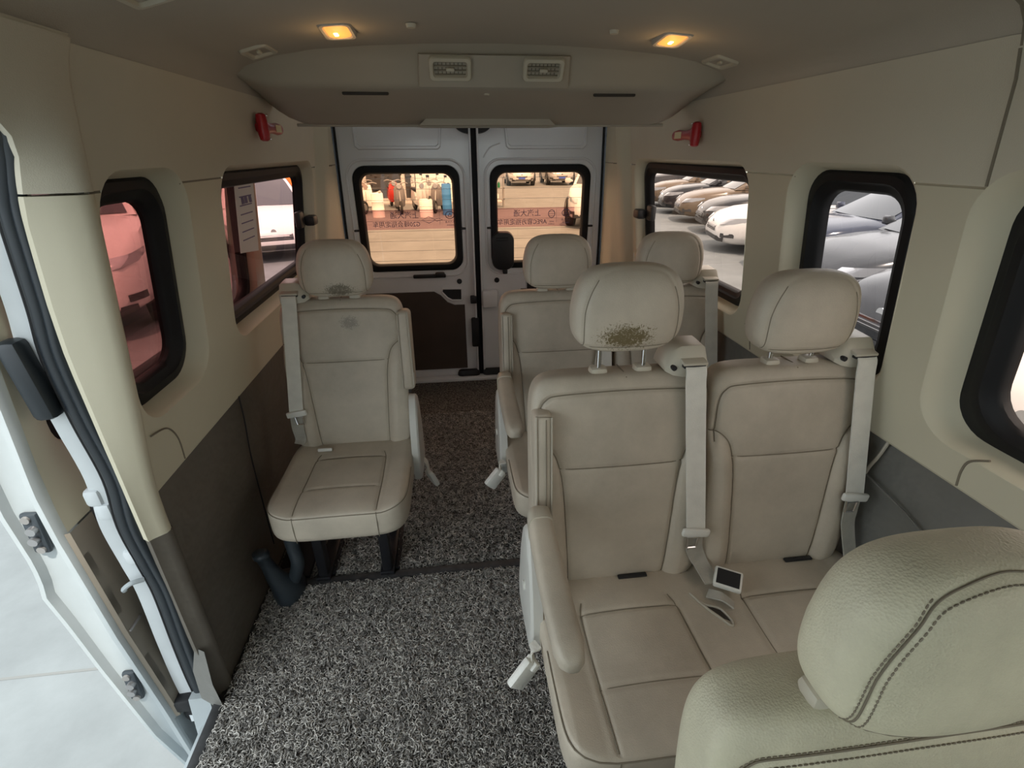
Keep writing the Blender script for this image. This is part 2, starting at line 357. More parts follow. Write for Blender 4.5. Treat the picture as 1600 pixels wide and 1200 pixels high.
# stitched joints of the vinyl, bright cord on the right, dark on the left
MB().tube(smooth_path([(0.862, 0.875, 0.775), (0.858, 0.885, 0.72), (0.855, 0.90, 0.66), (0.856, 0.92, 0.5)]), 0.004, 8).build('joint_cord', 'piping', WR)
MB().tube(smooth_path([(0.856, 0.90, 0.66), (0.852, 0.78, 0.645), (0.852, 0.66, 0.62), (0.855, 0.4, 0.6)]), 0.003, 6).build('panel_crease', 'vinyl_right', WR)
MB().tube(smooth_path([(-0.864, 1.50, 0.69), (-0.862, 1.49, 0.6), (-0.864, 1.47, 0.45), (-0.864, 1.46, 0.1)]), 0.0025, 6).build('joint_cord', 'black', WL)
# trim seams: vertical liner joint and the curved joint below the front window
MB().tube([(P(z) - 0.0002, 0.805, z) for z in [ZS + 0.003 + k * 0.02 for k in range(11)]], 0.003, 6).build('liner_joint', 'seam_thread', WR)
MB().tube(smooth_path([(P(0.86) + 0.004, 0.66, 0.862), (P(0.84) - 0.001, 0.69, 0.84), (P(0.81) - 0.0005, 0.70, 0.81), (P(0.775) - 0.0005, 0.70, 0.774)]), 0.0025, 6).build('trim_joint', 'seam_thread', WR)
MB().tube(smooth_path([(P(0.87) - 0.001, 1.50, 0.86), (P(0.83) - 0.0005, 1.475, 0.83), (P(0.775) - 0.0005, 1.465, 0.776)]), 0.002, 6).build('trim_joint', 'seam_thread', WR)
MB().tube(smooth_path([(-P(0.86) - 0.0, 1.02, 0.83), (-P(0.82) + 0.0005, 1.09, 0.81), (-P(0.76) + 0.0005, 1.13, 0.76), (-P(0.7), 1.14, 0.692)]), 0.002, 6).build('trim_joint', 'seam_thread', WL)
# rear corner trims (part of the side walls)
for s, wl in ((-1, WL), (1, WR)):
    loops = []
    for z in (-0.02, 0.7, 0.9, 1.1, 1.3, 1.36, 1.5, 1.6, 1.7):
        p = P(min(z, 1.5)); e = 0.772 - max(0, z - 0.8) * 0.02
        loops.append([(s * p, YR, z), (s * (p - 0.004), 2.64, z), (s * (p - 0.03), 2.665, z), (s * (p - 0.045), 2.72, z), (s * max(p - 0.05, e), 2.76, z), (s * (e), 2.80, z), (s * (e - 0.008), 2.84, z), (s * (e - 0.004), 2.95, z), (s * (e + 0.002), 3.03, z), (s * (e + 0.03), 3.05, z)])
    MB().loft(loops, False, False, closed=False).build('rear_corner_trim', 'trim_beige' if s > 0 else 'trim_beige', wl)
    q = [(s * (P(1.34) - 0.046), 2.72, 1.34), (s * (P(1.34) - 0.05), 2.76, 1.34), (s * (0.761), 2.80, 1.34), (s * 0.752, 2.85, 1.34), (s * 0.757, 2.95, 1.34), (s * 0.762, 3.03, 1.34)]
    MB().tube([(a - s * 0.0005, b, c) for a, b, c in q], 0.0018, 5).build('corner_joint', 'seam_thread', wl)

# ceiling
def ceiling():
    half = [(x, z) for x, z in ROOF]; prof = half + [(-x, z) for x, z in half[::-1][1:]]
    loops = []
    for y in (-1.3, -0.3, 0.3, 0.80, 0.81, 1.2, 1.6, 1.75, 2.1):
        loops.append([(x, y, z) for x, z in prof])
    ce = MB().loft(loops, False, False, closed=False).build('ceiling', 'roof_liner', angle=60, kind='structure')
    MB().tube([(x * 0.999, 0.805, z - 0.0005) for x, z in prof], 0.003, 6).build('liner_joint', 'seam_thread', ce)
    MB().box((0, 0.87, 1.76), (1.9, 4.5, 0.03)).build('roof_skin', 'paint_white', ce, smooth=False)
    for x, y in ((-0.215, 1.36), (0.265, 1.38)):
        MB().cyl((x, y, 1.6615), (x, y, 1.654), 0.012, 0.010, 16).build('plug_cap', 'headliner', ce)
    return ce
ceiling()
# rear air-duct header hanging from the roof
hp = [(1.58, 1.672), (1.60, 1.660), (1.625, 1.648), (1.64, 1.630), (1.665, 1.582), (1.672, 1.572), (1.69, 1.564), (1.76, 1.552), (1.86, 1.526), (1.94, 1.500), (1.975, 1.488), (2.00, 1.487), (2.015, 1.494), (2.03, 1.52), (2.05, 1.60), (2.05, 1.70)]
def header():
    loops = []
    xs = [-0.76, -0.735, -0.71, -0.68, -0.64, -0.6, -0.4, -0.24, -0.2, 0, 0.2, 0.24, 0.4, 0.6, 0.64, 0.68, 0.71, 0.735, 0.76]
    for x in xs:
        k = max(0, (abs(x) - 0.60) / 0.16)
        ce = 0.0
        loops.append([(x, y, z + 0.085 * k ** 2 * max(0.0, min(1.0, (1.66 - z) / 0.17))) for y, z in hp])
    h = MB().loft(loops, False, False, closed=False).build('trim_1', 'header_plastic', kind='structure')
    # proud vent panel in the middle, and the stepped valance below it
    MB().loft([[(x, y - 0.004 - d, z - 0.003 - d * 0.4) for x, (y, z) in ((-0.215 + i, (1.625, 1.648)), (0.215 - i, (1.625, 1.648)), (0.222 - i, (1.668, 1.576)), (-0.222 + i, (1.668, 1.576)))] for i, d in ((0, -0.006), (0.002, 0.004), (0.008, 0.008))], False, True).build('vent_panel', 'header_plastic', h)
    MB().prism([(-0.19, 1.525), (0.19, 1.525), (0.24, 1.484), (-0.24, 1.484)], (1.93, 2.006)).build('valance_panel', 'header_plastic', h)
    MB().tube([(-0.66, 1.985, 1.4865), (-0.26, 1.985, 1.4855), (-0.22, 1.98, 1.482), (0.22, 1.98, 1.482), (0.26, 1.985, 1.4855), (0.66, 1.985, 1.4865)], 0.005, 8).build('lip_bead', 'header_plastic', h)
    for x in (-0.38, 0.38):
        MB().box((x, 1.712, 1.558), (0.135, 0.012, 0.010), 0.004).build('grip_slot', 'vent_dark', h)
    MB().cyl((-0.02, 1.72, 1.561), (-0.02, 1.72, 1.556), 0.008).build('screw_cap', 'vent_beige', h)
    return h
header()

# ------------------------------------------------------------------ rear doors
YD = 3.06
def rear_door(n, s):
    """s=-1 left leaf, +1 right leaf; the window, its rubber and the pressed panels are parts"""
    xi, xo = 0.016, 0.758
    def X(x): return s * x
    d = empty('door_%d' % n, (s * 0.39, YD, 0.0), kind='structure'); lo = d.location
    L = lambda x, y, z: Vector((X(x), y, z)) - lo
    win = rrect(0.085, 0.692, 0.735, 1.335, 0.075)
    outl = [(xi, 0.0), (xo + 0.004, 0.0), (xo + 0.004, 0.9), (xo - 0.006, 1.3), (xo - 0.02, 1.72), (xi, 1.72)]
    v, f = fill2d(outl, [win], lambda x, z: L(x, YD, z))
    sk = MB().add(v, f)
    rings = [[L(x, YD + dy, z) for x, z in rrect(0.085 + i, 0.692 - i, 0.735 + i, 1.335 - i, 0.075)] for i, dy in ((0, 0), (0.004, 0.004), (0.012, 0.028))]
    sk.loft(rings, False, False)
    sk.build('door_skin', 'paint_white', d)
    # pressed beads round the window and the upper panel
    MB().tube([L(x, YD - 0.001, z) for x, z in rrect(0.06, 0.717, 0.705, 1.362, 0.09)], 0.007, 8, True).build('window_bead', 'paint_white', d)
    up = [(0.155, 1.72), (0.185, 1.425), (0.20, 1.412), (0.635, 1.412), (0.655, 1.43), (0.655, 1.72)]
    MB().loft([[L(x, YD + 0.0, z) for x, z in up], [L(0.40 + (x - 0.40) * 0.985, YD - 0.010, 1.56 + (z - 1.56) * 0.97) for x, z in up], [L(0.40 + (x - 0.40) * 0.955, YD - 0.010, 1.56 + (z - 1.56) * 0.90) for x, z in up], [L(0.40 + (x - 0.40) * 0.94, YD - 0.002, 1.56 + (z - 1.56) * 0.87) for x, z in up]]).build('pressed_panel', 'paint_white', d)
    # window rubber + pane
    def ring(i, dy): return [L(x, YD + dy, z) for x, z in rrect(0.093 + i, 0.684 - i, 0.743 + i, 1.327 - i, 0.07 - i * 0.4)]
    MB().loft([ring(-0.004, 0.02), ring(-0.004, -0.004), ring(0.006, -0.010), ring(0.030, -0.008), ring(0.036, 0.0), ring(0.040, 0.02)], False, False).build('window_rubber', 'rubber', d)
    v, f = fill2d(rrect(0.115, 0.662, 0.765, 1.305, 0.05), [], lambda x, z: L(x, YD + 0.012, z))
    pane = MB().add(v, f).build('pane', 'glass_rear', d)
    for k in range(9):
        z = 0.80 + k * 0.058
        MB().box(L(0.388, YD + 0.0105, z), (0.53, 0.0008, 0.0016)).build('heater_wire', 'steel', pane, smooth=False)
    for x in (0.078, 0.70):
        MB().box(L(x, YD - 0.014, 0.985), (0.03, 0.016, 0.012), 0.004).build('window_clip', 'black', d)
    # inner edge return, black hinge-side seal, top bump stop
    MB().box(L(0.022, YD - 0.012, 0.86), (0.012, 0.03, 1.7), 0.004).build('edge_flange', 'paint_white', d)
    MB().tube([L(0.764, YD - 0.006, 0), L(0.764, YD - 0.006, 0.9), L(0.758, YD - 0.006, 1.2), L(0.745, YD - 0.006, 1.7)], 0.007, 8).build('edge_seal', 'rubber', d)
    MB().loft([[L(0.02 + 0.085 * math.cos(a), YD - 0.004 - e, 1.545 - 0.055 * math.sin(a) * (1 if e == 0 else 0.95)) for a in [math.pi * k / 24 * 0.5 for k in range(25)]] + [L(0.02, YD - 0.004 - e, 1.6), L(0.105, YD - 0.004 - e, 1.6)] for e in (0, 0.02)]).build('bump_stop', 'black', d)
    # lower half: recessed pull, brown lining, bumper at the sill
    lin = [(0.092, 0.515), (0.155, 0.515), (0.20, 0.535), (0.24, 0.58), (0.28, 0.605), (0.70, 0.605), (0.70, 0.075), (0.092, 0.075)]
    if s > 0: lin = [(0.27, 0.605), (0.70, 0.605), (0.70, 0.075), (0.27, 0.075)]
    MB().prism([(X(x) - lo.x, z) for x, z in lin], (-0.012, 0.001)).build('lining', 'door_brown', d)
    pull = [(0.108, 0.545), (0.108, 0.618), (0.225, 0.622), (0.232, 0.60), (0.20, 0.562), (0.17, 0.545)]
    rim = [L(x, YD - 0.004, z) for x, z in pull]
    if s > 0: rim = [L(x + 0.2, YD - 0.004, z + 0.03) for x, z in pull]; pull = [(x + 0.2, z + 0.03) for x, z in pull]
    MB().tube(rim, 0.006, 8, True).build('pull_rim', 'paint_white', d)
    MB().prism([(X(x) - lo.x, z) for x, z in pull], (-0.003, 0.002)).build('pull_recess', 'black', d)
    MB().cyl(L(0.118, YD - 0.006, 0.665), L(0.118, YD + 0.002, 0.665), 0.016).build('bolt_hole', 'black', d)
    MB().box(L(0.085, YD - 0.02, 0.035), (0.15, 0.05, 0.07), 0.03).build('sill_stop', 'black', d)
    return d
D1 = rear_door(1, -1); D2 = rear_door(2, 1)
# different fittings of the two leaves
def dl(d, x, y, z): return Vector((x, y, z)) - d.location
MB().box(dl(D1, -0.30, YD - 0.014, 0.706), (0.20, 0.024, 0.022), 0.006).box(dl(D1, -0.235, YD - 0.022, 0.716), (0.06, 0.03, 0.03), 0.01).build('check_strap', 'black', D1)
MB().box(dl(D1, -0.035, YD - 0.02, 0.55), (0.04, 0.03, 0.05), 0.006).box(dl(D1, -0.03, YD - 0.02, 0.33), (0.05, 0.03, 0.20), 0.01).build('latch', 'black', D1)
MB().box(dl(D2, 0.07, YD - 0.028, 0.555), (0.10, 0.05, 0.115), 0.015).build('latch_cover', 'paint_white', D2)
mc = MB().loft([[dl(D2, 0.165 + (x - 0.165) * k, YD - 0.002 - dy, 0.845 + (z - 0.845) * k) for x, z in rrect(0.092, 0.225, 0.735, 0.965, 0.05)] for k, dy in ((1, 0), (1, 0.03), (0.95, 0.045), (0.8, 0.05))]).build('wiper_motor_cover', 'plastic_dark', D2)
mc.data.materials[0] = M['black']
for z in (0.915, 0.93): MB().box(dl(D2, 0.15, YD - 0.05, z), (0.075, 0.006, 0.006), 0.002).build('cover_rib', 'rubber', mc)
MB().box(dl(D2, 0.17, YD - 0.02, 0.722), (0.03, 0.02, 0.03), 0.006).build('cover_clip', 'black', D2)
MB().tube(smooth_path([dl(D2, 0.055, YD - 0.002, 1.37), dl(D2, 0.09, YD - 0.002, 1.42), dl(D2, 0.15, YD - 0.002, 1.445)]), 0.004, 6).build('press_mark', 'paint_white', D2)
for s, wl in ((-1, WL), (1, WR)):
    MB().box((s * 0.84, YD + 0.045, 0.85), (0.24, 0.03, 1.9)).build('rear_frame', 'black', wl, smooth=False)
gap = MB().box((0, YD + 0.012, 0.85), (0.060, 0.016, 1.72)).build('trim_2', 'rubber', kind='structure')
MB().box((0.0, 3.02, 0.012), (1.5, 0.07, 0.03), 0.008).build('trim_3', 'paint_white', kind='structure')

# film bands with mirrored print on the rear panes
def text_mesh(body, size):
    cu = bpy.data.curves.new('t', 'FONT'); cu.body = body; cu.size = size; cu.align_x = 'CENTER'; cu.align_y = 'CENTER'; cu.resolution_u = 2
    o = bpy.data.objects.new('t', cu); COL.objects.link(o); bpy.context.view_layer.update()
    me = bpy.data.meshes.new_from_object(o.evaluated_get(bpy.context.evaluated_depsgraph_get())); bpy.data.objects.remove(o); return me
def band(x0, x1, z0, z1, texts, label, logo):
    y = YD + 0.0035; cx, cz = (x0 + x1) / 2, (z0 + z1) / 2
    b = MB().box((0, 0, 0), (x1 - x0, 0.001, z1 - z0)).build('window_film', 'film_band', smooth=False, label=label, cat='film'); b.location = (cx, y, cz)
    for body, tx, tz, size in texts:
        me = text_mesh(body, size); o = link('print', me, 'ink', b); o.location = (tx - cx, -0.0012, tz - cz); o.rotation_euler = (math.pi / 2, 0, math.pi)
        # readable from outside: turned half round
    for lx, lz, r in logo:
        mb = MB(); c = Vector((lx - cx, -0.0014, lz - cz))
        mb.tube([c + Vector((r * 1.25 * math.cos(a), 0, r * math.sin(a))) for a in [2 * math.pi * k / 24 for k in range(24)]], 0.0022, 5, True)
        t3 = [c + Vector((r * 0.62 * math.cos(a), 0, r * 0.62 * math.sin(a) - r * 0.1)) for a in (math.pi / 2, math.pi * 7 / 6, math.pi * 11 / 6)]
        mb.tube(t3, 0.0035, 5, True); mb.build('emblem', 'ink', b)
        MB().box((lx - cx + 0.055, -0.0012, lz - cz - 0.015), (0.0012, 0.0004, 0.075)).build('divider', 'ink', b, smooth=False) if False else MB().box((lx - cx - 0.06, -0.0012, lz - cz - 0.015), (0.0012, 0.0004, 0.075)).build('divider', 'ink', b, smooth=False)
    return b
band(-0.66, -0.118, 0.985, 1.095, [('上汽大通', -0.42, 1.062, 0.042), ('G20峰会指定用车', -0.47, 1.012, 0.036), ('上汽大通', -0.155, 1.022, 0.014), ('MAXUS', -0.155, 1.004, 0.013)],
     'tinted film band with mirrored print on the left rear door glass', [(-0.155, 1.062, 0.020)])
band(0.118, 0.60, 0.985, 1.095, [('上汽大通', 0.31, 1.062, 0.042), ('APEC官方指定用车', 0.28, 1.012, 0.036), ('APEC', 0.46, 1.012, 0.013), ('CHINA', 0.46, 0.998, 0.012), ('上汽大通', 0.55, 1.022, 0.014), ('MAXUS', 0.55, 1.004, 0.013)],
     'tinted film band with mirrored print on the right rear door glass beside the wiper cover', [(0.55, 1.062, 0.020)])
# globe-like seal printed on the right band, diamond line print on the left
fb = [o for o in bpy.data.objects if o.name.startswith('window_film')]
def on(b, x, z): return Vector((x - b.location.x, -0.0014, z - b.location.z))
MB().tube([on(fb[1], 0.46 + 0.02 * math.cos(a), 1.058 + 0.022 * math.sin(a)) for a in [2 * math.pi * k / 20 for k in range(20)]], 0.002, 5, True).tube([on(fb[1], 0.44, 1.058), on(fb[1], 0.48, 1.058)], 0.0015, 4).tube([on(fb[1], 0.446, 1.07), on(fb[1], 0.474, 1.07)], 0.0015, 4).tube([on(fb[1], 0.446, 1.046), on(fb[1], 0.474, 1.046)], 0.0015, 4).build('printed_seal', 'ink', fb[1])
MB().tube([on(fb[0], x, z) for x, z in ((-0.32, 1.035), (-0.28, 1.055), (-0.24, 1.035), (-0.28, 1.018))], 0.0018, 4, True).tube([on(fb[0], x, z) for x, z in ((-0.25, 1.04), (-0.22, 1.045), (-0.20, 1.036), (-0.235, 1.028))], 0.0014, 4, True).build('printed_seal', 'ink', fb[0])

# paper notice stuck on the left rear side window
ps = empty('paper_notice', (-(P(1.2) + 0.060), 1.88, 1.20), label='printed paper notice stuck on the left side window behind the single seat', cat='notice')
tilt = [(-0.085, 0.13), (0.085, 0.13), (0.085, -0.13), (-0.085, -0.11)]
MB().loft([[(-(P(1.2 + z) - P(1.2)) + e, y, z) for y, z in tilt] for e in (0, 0.0015)]).build('sheet', 'paper', ps, smooth=False)
for k in range(7):
    z = 0.095 - k * 0.028; MB().box((-(P(1.2 + z) - P(1.2)) + 0.0022, 0.0, z), (0.001, 0.11, 0.0035)).build('printed_line', 'ink', ps, smooth=False)
for y in (-0.03, 0.0, 0.04): MB().box((-(P(1.26) - P(1.2)) + 0.0026, y, 0.055), (0.001, 0.022, 0.022)).build('printed_mark', 'ink', ps, smooth=False)

# ------------------------------------------------------------------ vents, lamps, hammers
def basis(nrm, xdir):
    n = Vector(nrm).normalized(); x = Vector(xdir); x = (x - n * x.dot(n)).normalized(); y = n.cross(x)
    return Matrix((x, y, n)).transposed().to_4x4()
def air_vent(loc, nrm, xdir, w, h, label, rows=3, cols=8):
    o = empty('air_vent', loc, label=label, cat='air vent', group='air vents in the roof lining'); mw = basis(nrm, xdir); o.rotation_euler = mw.to_euler()
    def R(i, z, r=0.012): return [(x, y, z) for x, y in rrect(-w / 2 + i, w / 2 - i, -h / 2 + i, h / 2 - i, max(r - i * 0.3, 0.003))]
    MB().loft([R(0, -0.01), R(0, 0.001), R(0.002, 0.004), R(0.010, 0.004), R(0.013, -0.002), R(0.014, -0.022)], False, False).build('frame', 'vent_beige', o)
    MB().loft([R(0.013, -0.020), R(0.013, -0.022)]).build('recess', 'vent_dark', o)
    iw, ih = w - 0.028, h - 0.028
    for k in range(rows + 1):
        y = -ih / 2 + ih * k / rows
        MB().box((0, y, -0.006), (iw, 0.0032, 0.006), 0.001).build('slat', 'vent_slat', o)
    for k in range(1, cols):
        x = -iw / 2 + iw * k / cols
        MB().box((x, 0, -0.012), (0.002, ih, 0.008)).build('vane', 'vent_vane', o)
    MB().box((0, 0, 0.001), (0.024, 0.010, 0.010), 0.004).build('thumb_tab', 'vent_beige', o)
    return o
hn = Vector((0, -0.84, -0.54))
air_vent((-0.128, 1.622, 1.609), hn, (1, 0, 0), 0.118, 0.062, 'rectangular rear air vent in the header above the left door leaf')
air_vent((0.138, 1.622, 1.609), hn, (1, 0, 0), 0.118, 0.062, 'rectangular rear air vent in the header above the right door leaf')
def roof_n(x):
    s = 1 if x > 0 else -1; a = abs(x)
    for (x1, z1), (x0, z0) in zip(ROOF, ROOF[1:]):
        if x0 <= a <= x1:
            n = Vector((z1 - z0, 0, -(x1 - x0))).normalized(); z = z0 + (z1 - z0) * (a - x0) / (x1 - x0)
            n.x *= s
            return z, n
    return 1.66, Vector((0, 0, -1))
for x, y, lb in ((-0.61, 1.545, 'small slatted roof vent above the single seat and left hammer'), (0.635, 1.56, 'small slatted roof vent above the right side windows and hammer'), (-0.62, 1.03, 'small slatted roof vent above the sliding door pillar')):
    z, n = roof_n(x); 
    air_vent((x, y, z - 0.002), n, (0.0, 1, 0), 0.105, 0.072, lb, 3, 2)
def dome_lamp(x, y, label):
    z, n = roof_n(x); o = empty('dome_lamp', (x, y, z), label=label, cat='lamp', group='roof reading lamps'); n = (n + Vector((0, -0.10, 0))).normalized()
    o.rotation_euler = basis(n, (0, 1, 0)).to_euler()
    w, h = 0.105, 0.075
    def R(i, zz, r=0.014): return [(a, b, zz) for a, b in rrect(-w / 2 + i, w / 2 - i, -h / 2 + i, h / 2 - i, r)]
    MB().loft([R(0, -0.01), R(0, 0.004), R(0.003, 0.008), R(0.009, 0.008), R(0.011, 0.003)], False, False).build('bezel', 'bezel', o)
    MB().loft([R(0.010, 0.002), R(0.012, 0.006), R(0.024, 0.011)]).build('lens', 'lamp_glow', o)
    MB().box((-0.002, -0.004, 0.011), (0.018, 0.010, 0.005), 0.002).build('bulb', 'bulb_glow', o)
    pl = bpy.data.lights.new('lamp_light', 'POINT'); pl.energy = 0.06; pl.color = (1, 0.6, 0.25); pl.shadow_soft_size = 0.02
    lo_ = bpy.data.objects.new('lamp_light', pl); COL.objects.link(lo_); lo_.parent = o; lo_.location = (0, 0, 0.05)
dome_lamp(-0.385, 1.40, 'lit amber roof lamp above the single seat'); dome_lamp(0.425, 1.41, 'lit amber roof lamp above the double seats')
def hammer(s, label, y, z):
    o = empty('emergency_hammer', (s * (P(z) - 0.002), y, z), label=label, cat='hammer', group='emergency hammers on the side walls')
    x = lambda d: -s * d
    # holder cradle, hammer head across, tapering handle towards the rear
    MB().box((x(0.008), 0.06, 0), (0.018, 0.11, 0.026), 0.006).build('holder', 'hammer_red', o)
    prof = [(-0.040, 0.008), (-0.036, 0.014), (-0.02, 0.017), (0.02, 0.017), (0.036, 0.014), (0.040, 0.008)]
    MB().loft([[(x(0.026 + r * math.cos(a)), 0.0 + r * 1.1 * math.sin(a) - 0.15 * abs(zz) * 0.5, zz) for a in [2 * math.pi * k / 14 for k in range(14)]] for zz, r in prof]).build('head', 'hammer_red', o)
    h = MB().loft([[(x(0.026 + b * math.sin(a)), yy, w * math.cos(a)) for a in [2 * math.pi * k / 14 for k in range(14)]] for yy, w, b in ((0.005, 0.028, 0.014), (0.04, 0.018, 0.014), (0.08, 0.015, 0.014), (0.14, 0.019, 0.014), (0.175, 0.016, 0.012), (0.188, 0.008, 0.006))]).build('handle', 'hammer_red', o)
    MB().box((x(0.0405), 0.115, 0), (0.002, 0.055, 0.022), 0.0).build('sticker', 'label_paper', h, smooth=False)
    for zz in (-0.034, 0.034): MB().box((x(0.044), -0.002, zz), (0.005, 0.008, 0.006), 0.002).build('tip', 'chrome', o)
hammer(-1, 'red emergency hammer on the left wall above the rear side window', 1.845, 1.474)
hammer(1, 'red emergency hammer on the right wall above the rear side window', 1.86, 1.452)

# ------------------------------------------------------------------ open sliding door side: pillar, seal, flange, door
def pillar():
    def sec(z, dx=0):
        p = P(z); o = 0.905 if z > 1.35 else 0.912
        yf = interp([(1.29, 0.0), (1.345, 0.008), (1.402, 0.030), (1.446, 0.078), (1.472, 0.18), (1.50, 0.40), (1.57, 0.75)], z)
        o = interp([(1.04, 0.912), (1.14, 0.905), (1.29, 0.888), (1.345, 0.870), (1.402, 0.837), (1.446, 0.803), (1.472, 0.785), (1.57, 0.776)], z)
        return [(-o, 0.986 - yf, z), (-o + 0.006, 0.968 - yf, z), (-o + 0.022, 0.958 - yf, z), (-p - (o - p) * 0.4, 0.966 - yf * 0.8, z), (-p - 0.006, 0.976 - yf * 0.5, z), (-p + 0.004, 0.984 - yf * 0.25, z), (-p + 0.007, 0.994, z), (-p + 0.004, 1.004, z), (-p - 0.002, 1.012, z), (-p - 0.05, 1.03, z)]
    def lp(z0, z1, n): return [sec(z0 + (z1 - z0) * k / n) for k in range(n + 1)]
    MB().loft(lp(0.585, ZS - 0.002, 16), True, True, closed=True).build('pillar_trim', 'trim_beige', WL)
    MB().loft(lp(ZS + 0.002, 1.565, 8), True, True, closed=True).build('pillar_head', 'headliner', WL)
    MB().loft([[(a, b + 0.004, c) for a, b, c in s] for s in lp(-0.02, 0.584, 10)], True, True).build('pillar_vinyl', 'vinyl_grey', WL)
    MB().box((-0.905, 1.0, 1.0), (0.03, 0.02, 1.2)).build('pillar_core', 'seam_thread', WL, smooth=False)
pillar()
sealp = [(-0.80, -0.15, 1.478), (-0.80, 0.5, 1.478), (-0.80, 0.80, 1.472), (-0.82, 0.905, 1.446), (-0.855, 0.952, 1.402), (-0.888, 0.975, 1.345), (-0.905, 0.982, 1.29), (-0.924, 0.985, 1.14), (-0.938, 0.985, 1.04), (-0.936, 0.985, 0.90), (-0.926, 0.985, 0.75), (-0.940, 0.985, 0.62), (-0.934, 0.985, 0.5), (-0.928, 0.985, 0.40), (-0.936, 0.985, 0.22), (-0.940, 0.985, 0.08), (-0.935, 0.98, -0.02), (-0.925, 0.965, -0.10)]
sp = smooth_path(sealp, 6)
seal = empty('trim_4', (0, 0, 0), kind='structure')
MB().tube(sp, 0.017, 14).build('door_seal', 'seal_rubber', seal)
MB().tube([p + Vector((0.019, -0.006, 0)) for p in sp], 0.012, 10).build('seal_lip', 'seal_rubber', seal)
MB().tube([p + Vector((-0.016, -0.004, 0)) for p in sp], 0.006, 8).build('seal_bead', 'rubber', seal)
fl = MB(); loops = []
for p in sp: loops.append([p + Vector((-0.010, 0.012, 0)), p + Vector((-0.022, 0.002, 0)), p + Vector((-0.060, 0.000, 0)), p + Vector((-0.068, 0.012, 0)), p + Vector((-0.05, 0.05, 0)), p + Vector((0, 0.05, 0))])
fl.loft(loops).build('body_flange', 'flange_bright', seal)
for z, x in ((0.70, -0.985), (0.66, -0.975), (0.52, -0.96)):
    MB().box((x, 0.992, z), (0.035, 0.03, 0.045), 0.01).build('flange_clip', 'flange_bright', seal)
MB().tube(smooth_path([(-0.945, 0.97, 0.46), (-0.965, 0.955, 0.465), (-0.985, 0.955, 0.45), (-0.99, 0.96, 0.44)]), 0.006, 8).build('hook', 'flange_shaded', seal)
# roof rail above the opening
hd = MB()
for y0, y1 in ((-1.75, -0.2), (-0.2, 1.0)):
    hd.loft([[(-P(z) - d, y, z) for y in (y0, (y0 + y1) / 2, y1)] for z, d in ((1.57, 0), (1.55, 0), (1.52, 0), (1.505, 0.002), (1.494, 0.010), (1.488, 0.03), (1.486, 0.16))], False, False, closed=False)
hd.build('door_header', 'headliner', WL)
# front half of the left side: pillar ahead of the sliding door, front door with its window
fd = rrect(-1.5, -0.5, 0.86, 1.40, 0.12)
v, f = fill2d([(-1.75, -0.3), (-0.2, -0.3), (-0.2, 1.5), (-1.75, 1.5)], [fd], lambda y, z: (-P(max(z, 0)) - 0.03, y, z), (), [0.8, 0.9, 1.1, 1.35])
MB().add(v, f).build('front_door_side', 'trim_beige', WL)
MB().box((-0.86, -0.22, 0.7), (0.09, 0.06, 1.6), 0.02).build('front_pillar', 'trim_beige', WL)
v, f = fill2d(rrect(-1.51, -0.49, 0.85, 1.41, 0.12), [], lambda y, z: (-P(z) - 0.034, y, z), (), [0.9, 1.1, 1.35]); MB().add(v, f).build('front_door_pane', 'glass_clear', WL)
wf = MB().prism([(-1.80, -0.3), (-1.80, 0.98), (-1.70, 1.0), (-1.45, 0.93), (-1.38, 0.80), (-1.45, 0.45), (-1.6, 0.35), (-1.6, -0.3)], (-0.9, 0.9), 'x').build('wall_front', 'vinyl_grey', kind='structure')
v, f = fill2d([(-0.80, 1.0), (0.80, 1.0), (0.70, 1.62), (-0.70, 1.62)], [], lambda x, z: (x, -1.72 + (z - 1.0) * 0.7, z)); MB().add(v, f).build('windshield', 'glass_clear', wf)
for q in (-1, 1): MB().tube([(q * 0.83, -1.72, 0.98), (q * 0.74, -1.27, 1.64)], 0.055, 10).build('front_post', 'trim_beige', wf)
# sill at the bottom of the opening
MB().prism([(-0.868, 0.0), (-0.868, -0.04), (-0.93, -0.06), (-0.95, -0.30), (-0.90, -0.42), (-0.60, -0.42), (-0.60, -0.02), (-0.60, 0.0)], (-0.9, 0.985)).build('step_sill', 'flange_shaded', seal)
MB().box((-0.875, 0.06, -0.004), (0.03, 1.78, 0.02), 0.006).build('sill_strip', 'strip_dark', seal)
MB().prism([(0.90, -0.30), (1.05, -0.30), (1.05, 0.02), (0.95, 0.02)], (-0.955, -0.90), 'x').build('sill_corner', 'flange_shaded', seal)
# body side skin behind the opening, below and between the side windows (seen past the flange)
sk = MB()
sk.box((-0.955, 2.05, 0.22), (0.03, 2.05, 1.22)).build('body_side', 'paint_white', seal, smooth=False)
sk = MB(); sk.box((0.955, 1.05, 0.22), (0.03, 4.1, 1.22)).build('body_side', 'paint_white', WR, smooth=False)
# vinyl fold at the foot of the pillar
MB().loft([[(-0.90, 0.972, 0.20), (-0.868, 0.955, 0.20)], [(-0.915, 0.955, 0.13), (-0.862, 0.93, 0.10)], [(-0.92, 0.95, 0.02), (-0.858, 0.93, -0.0)], [(-0.92, 0.955, -0.06), (-0.868, 0.945, -0.06)]], False, False, closed=False).build('vinyl_fold', 'vinyl_right', WL)

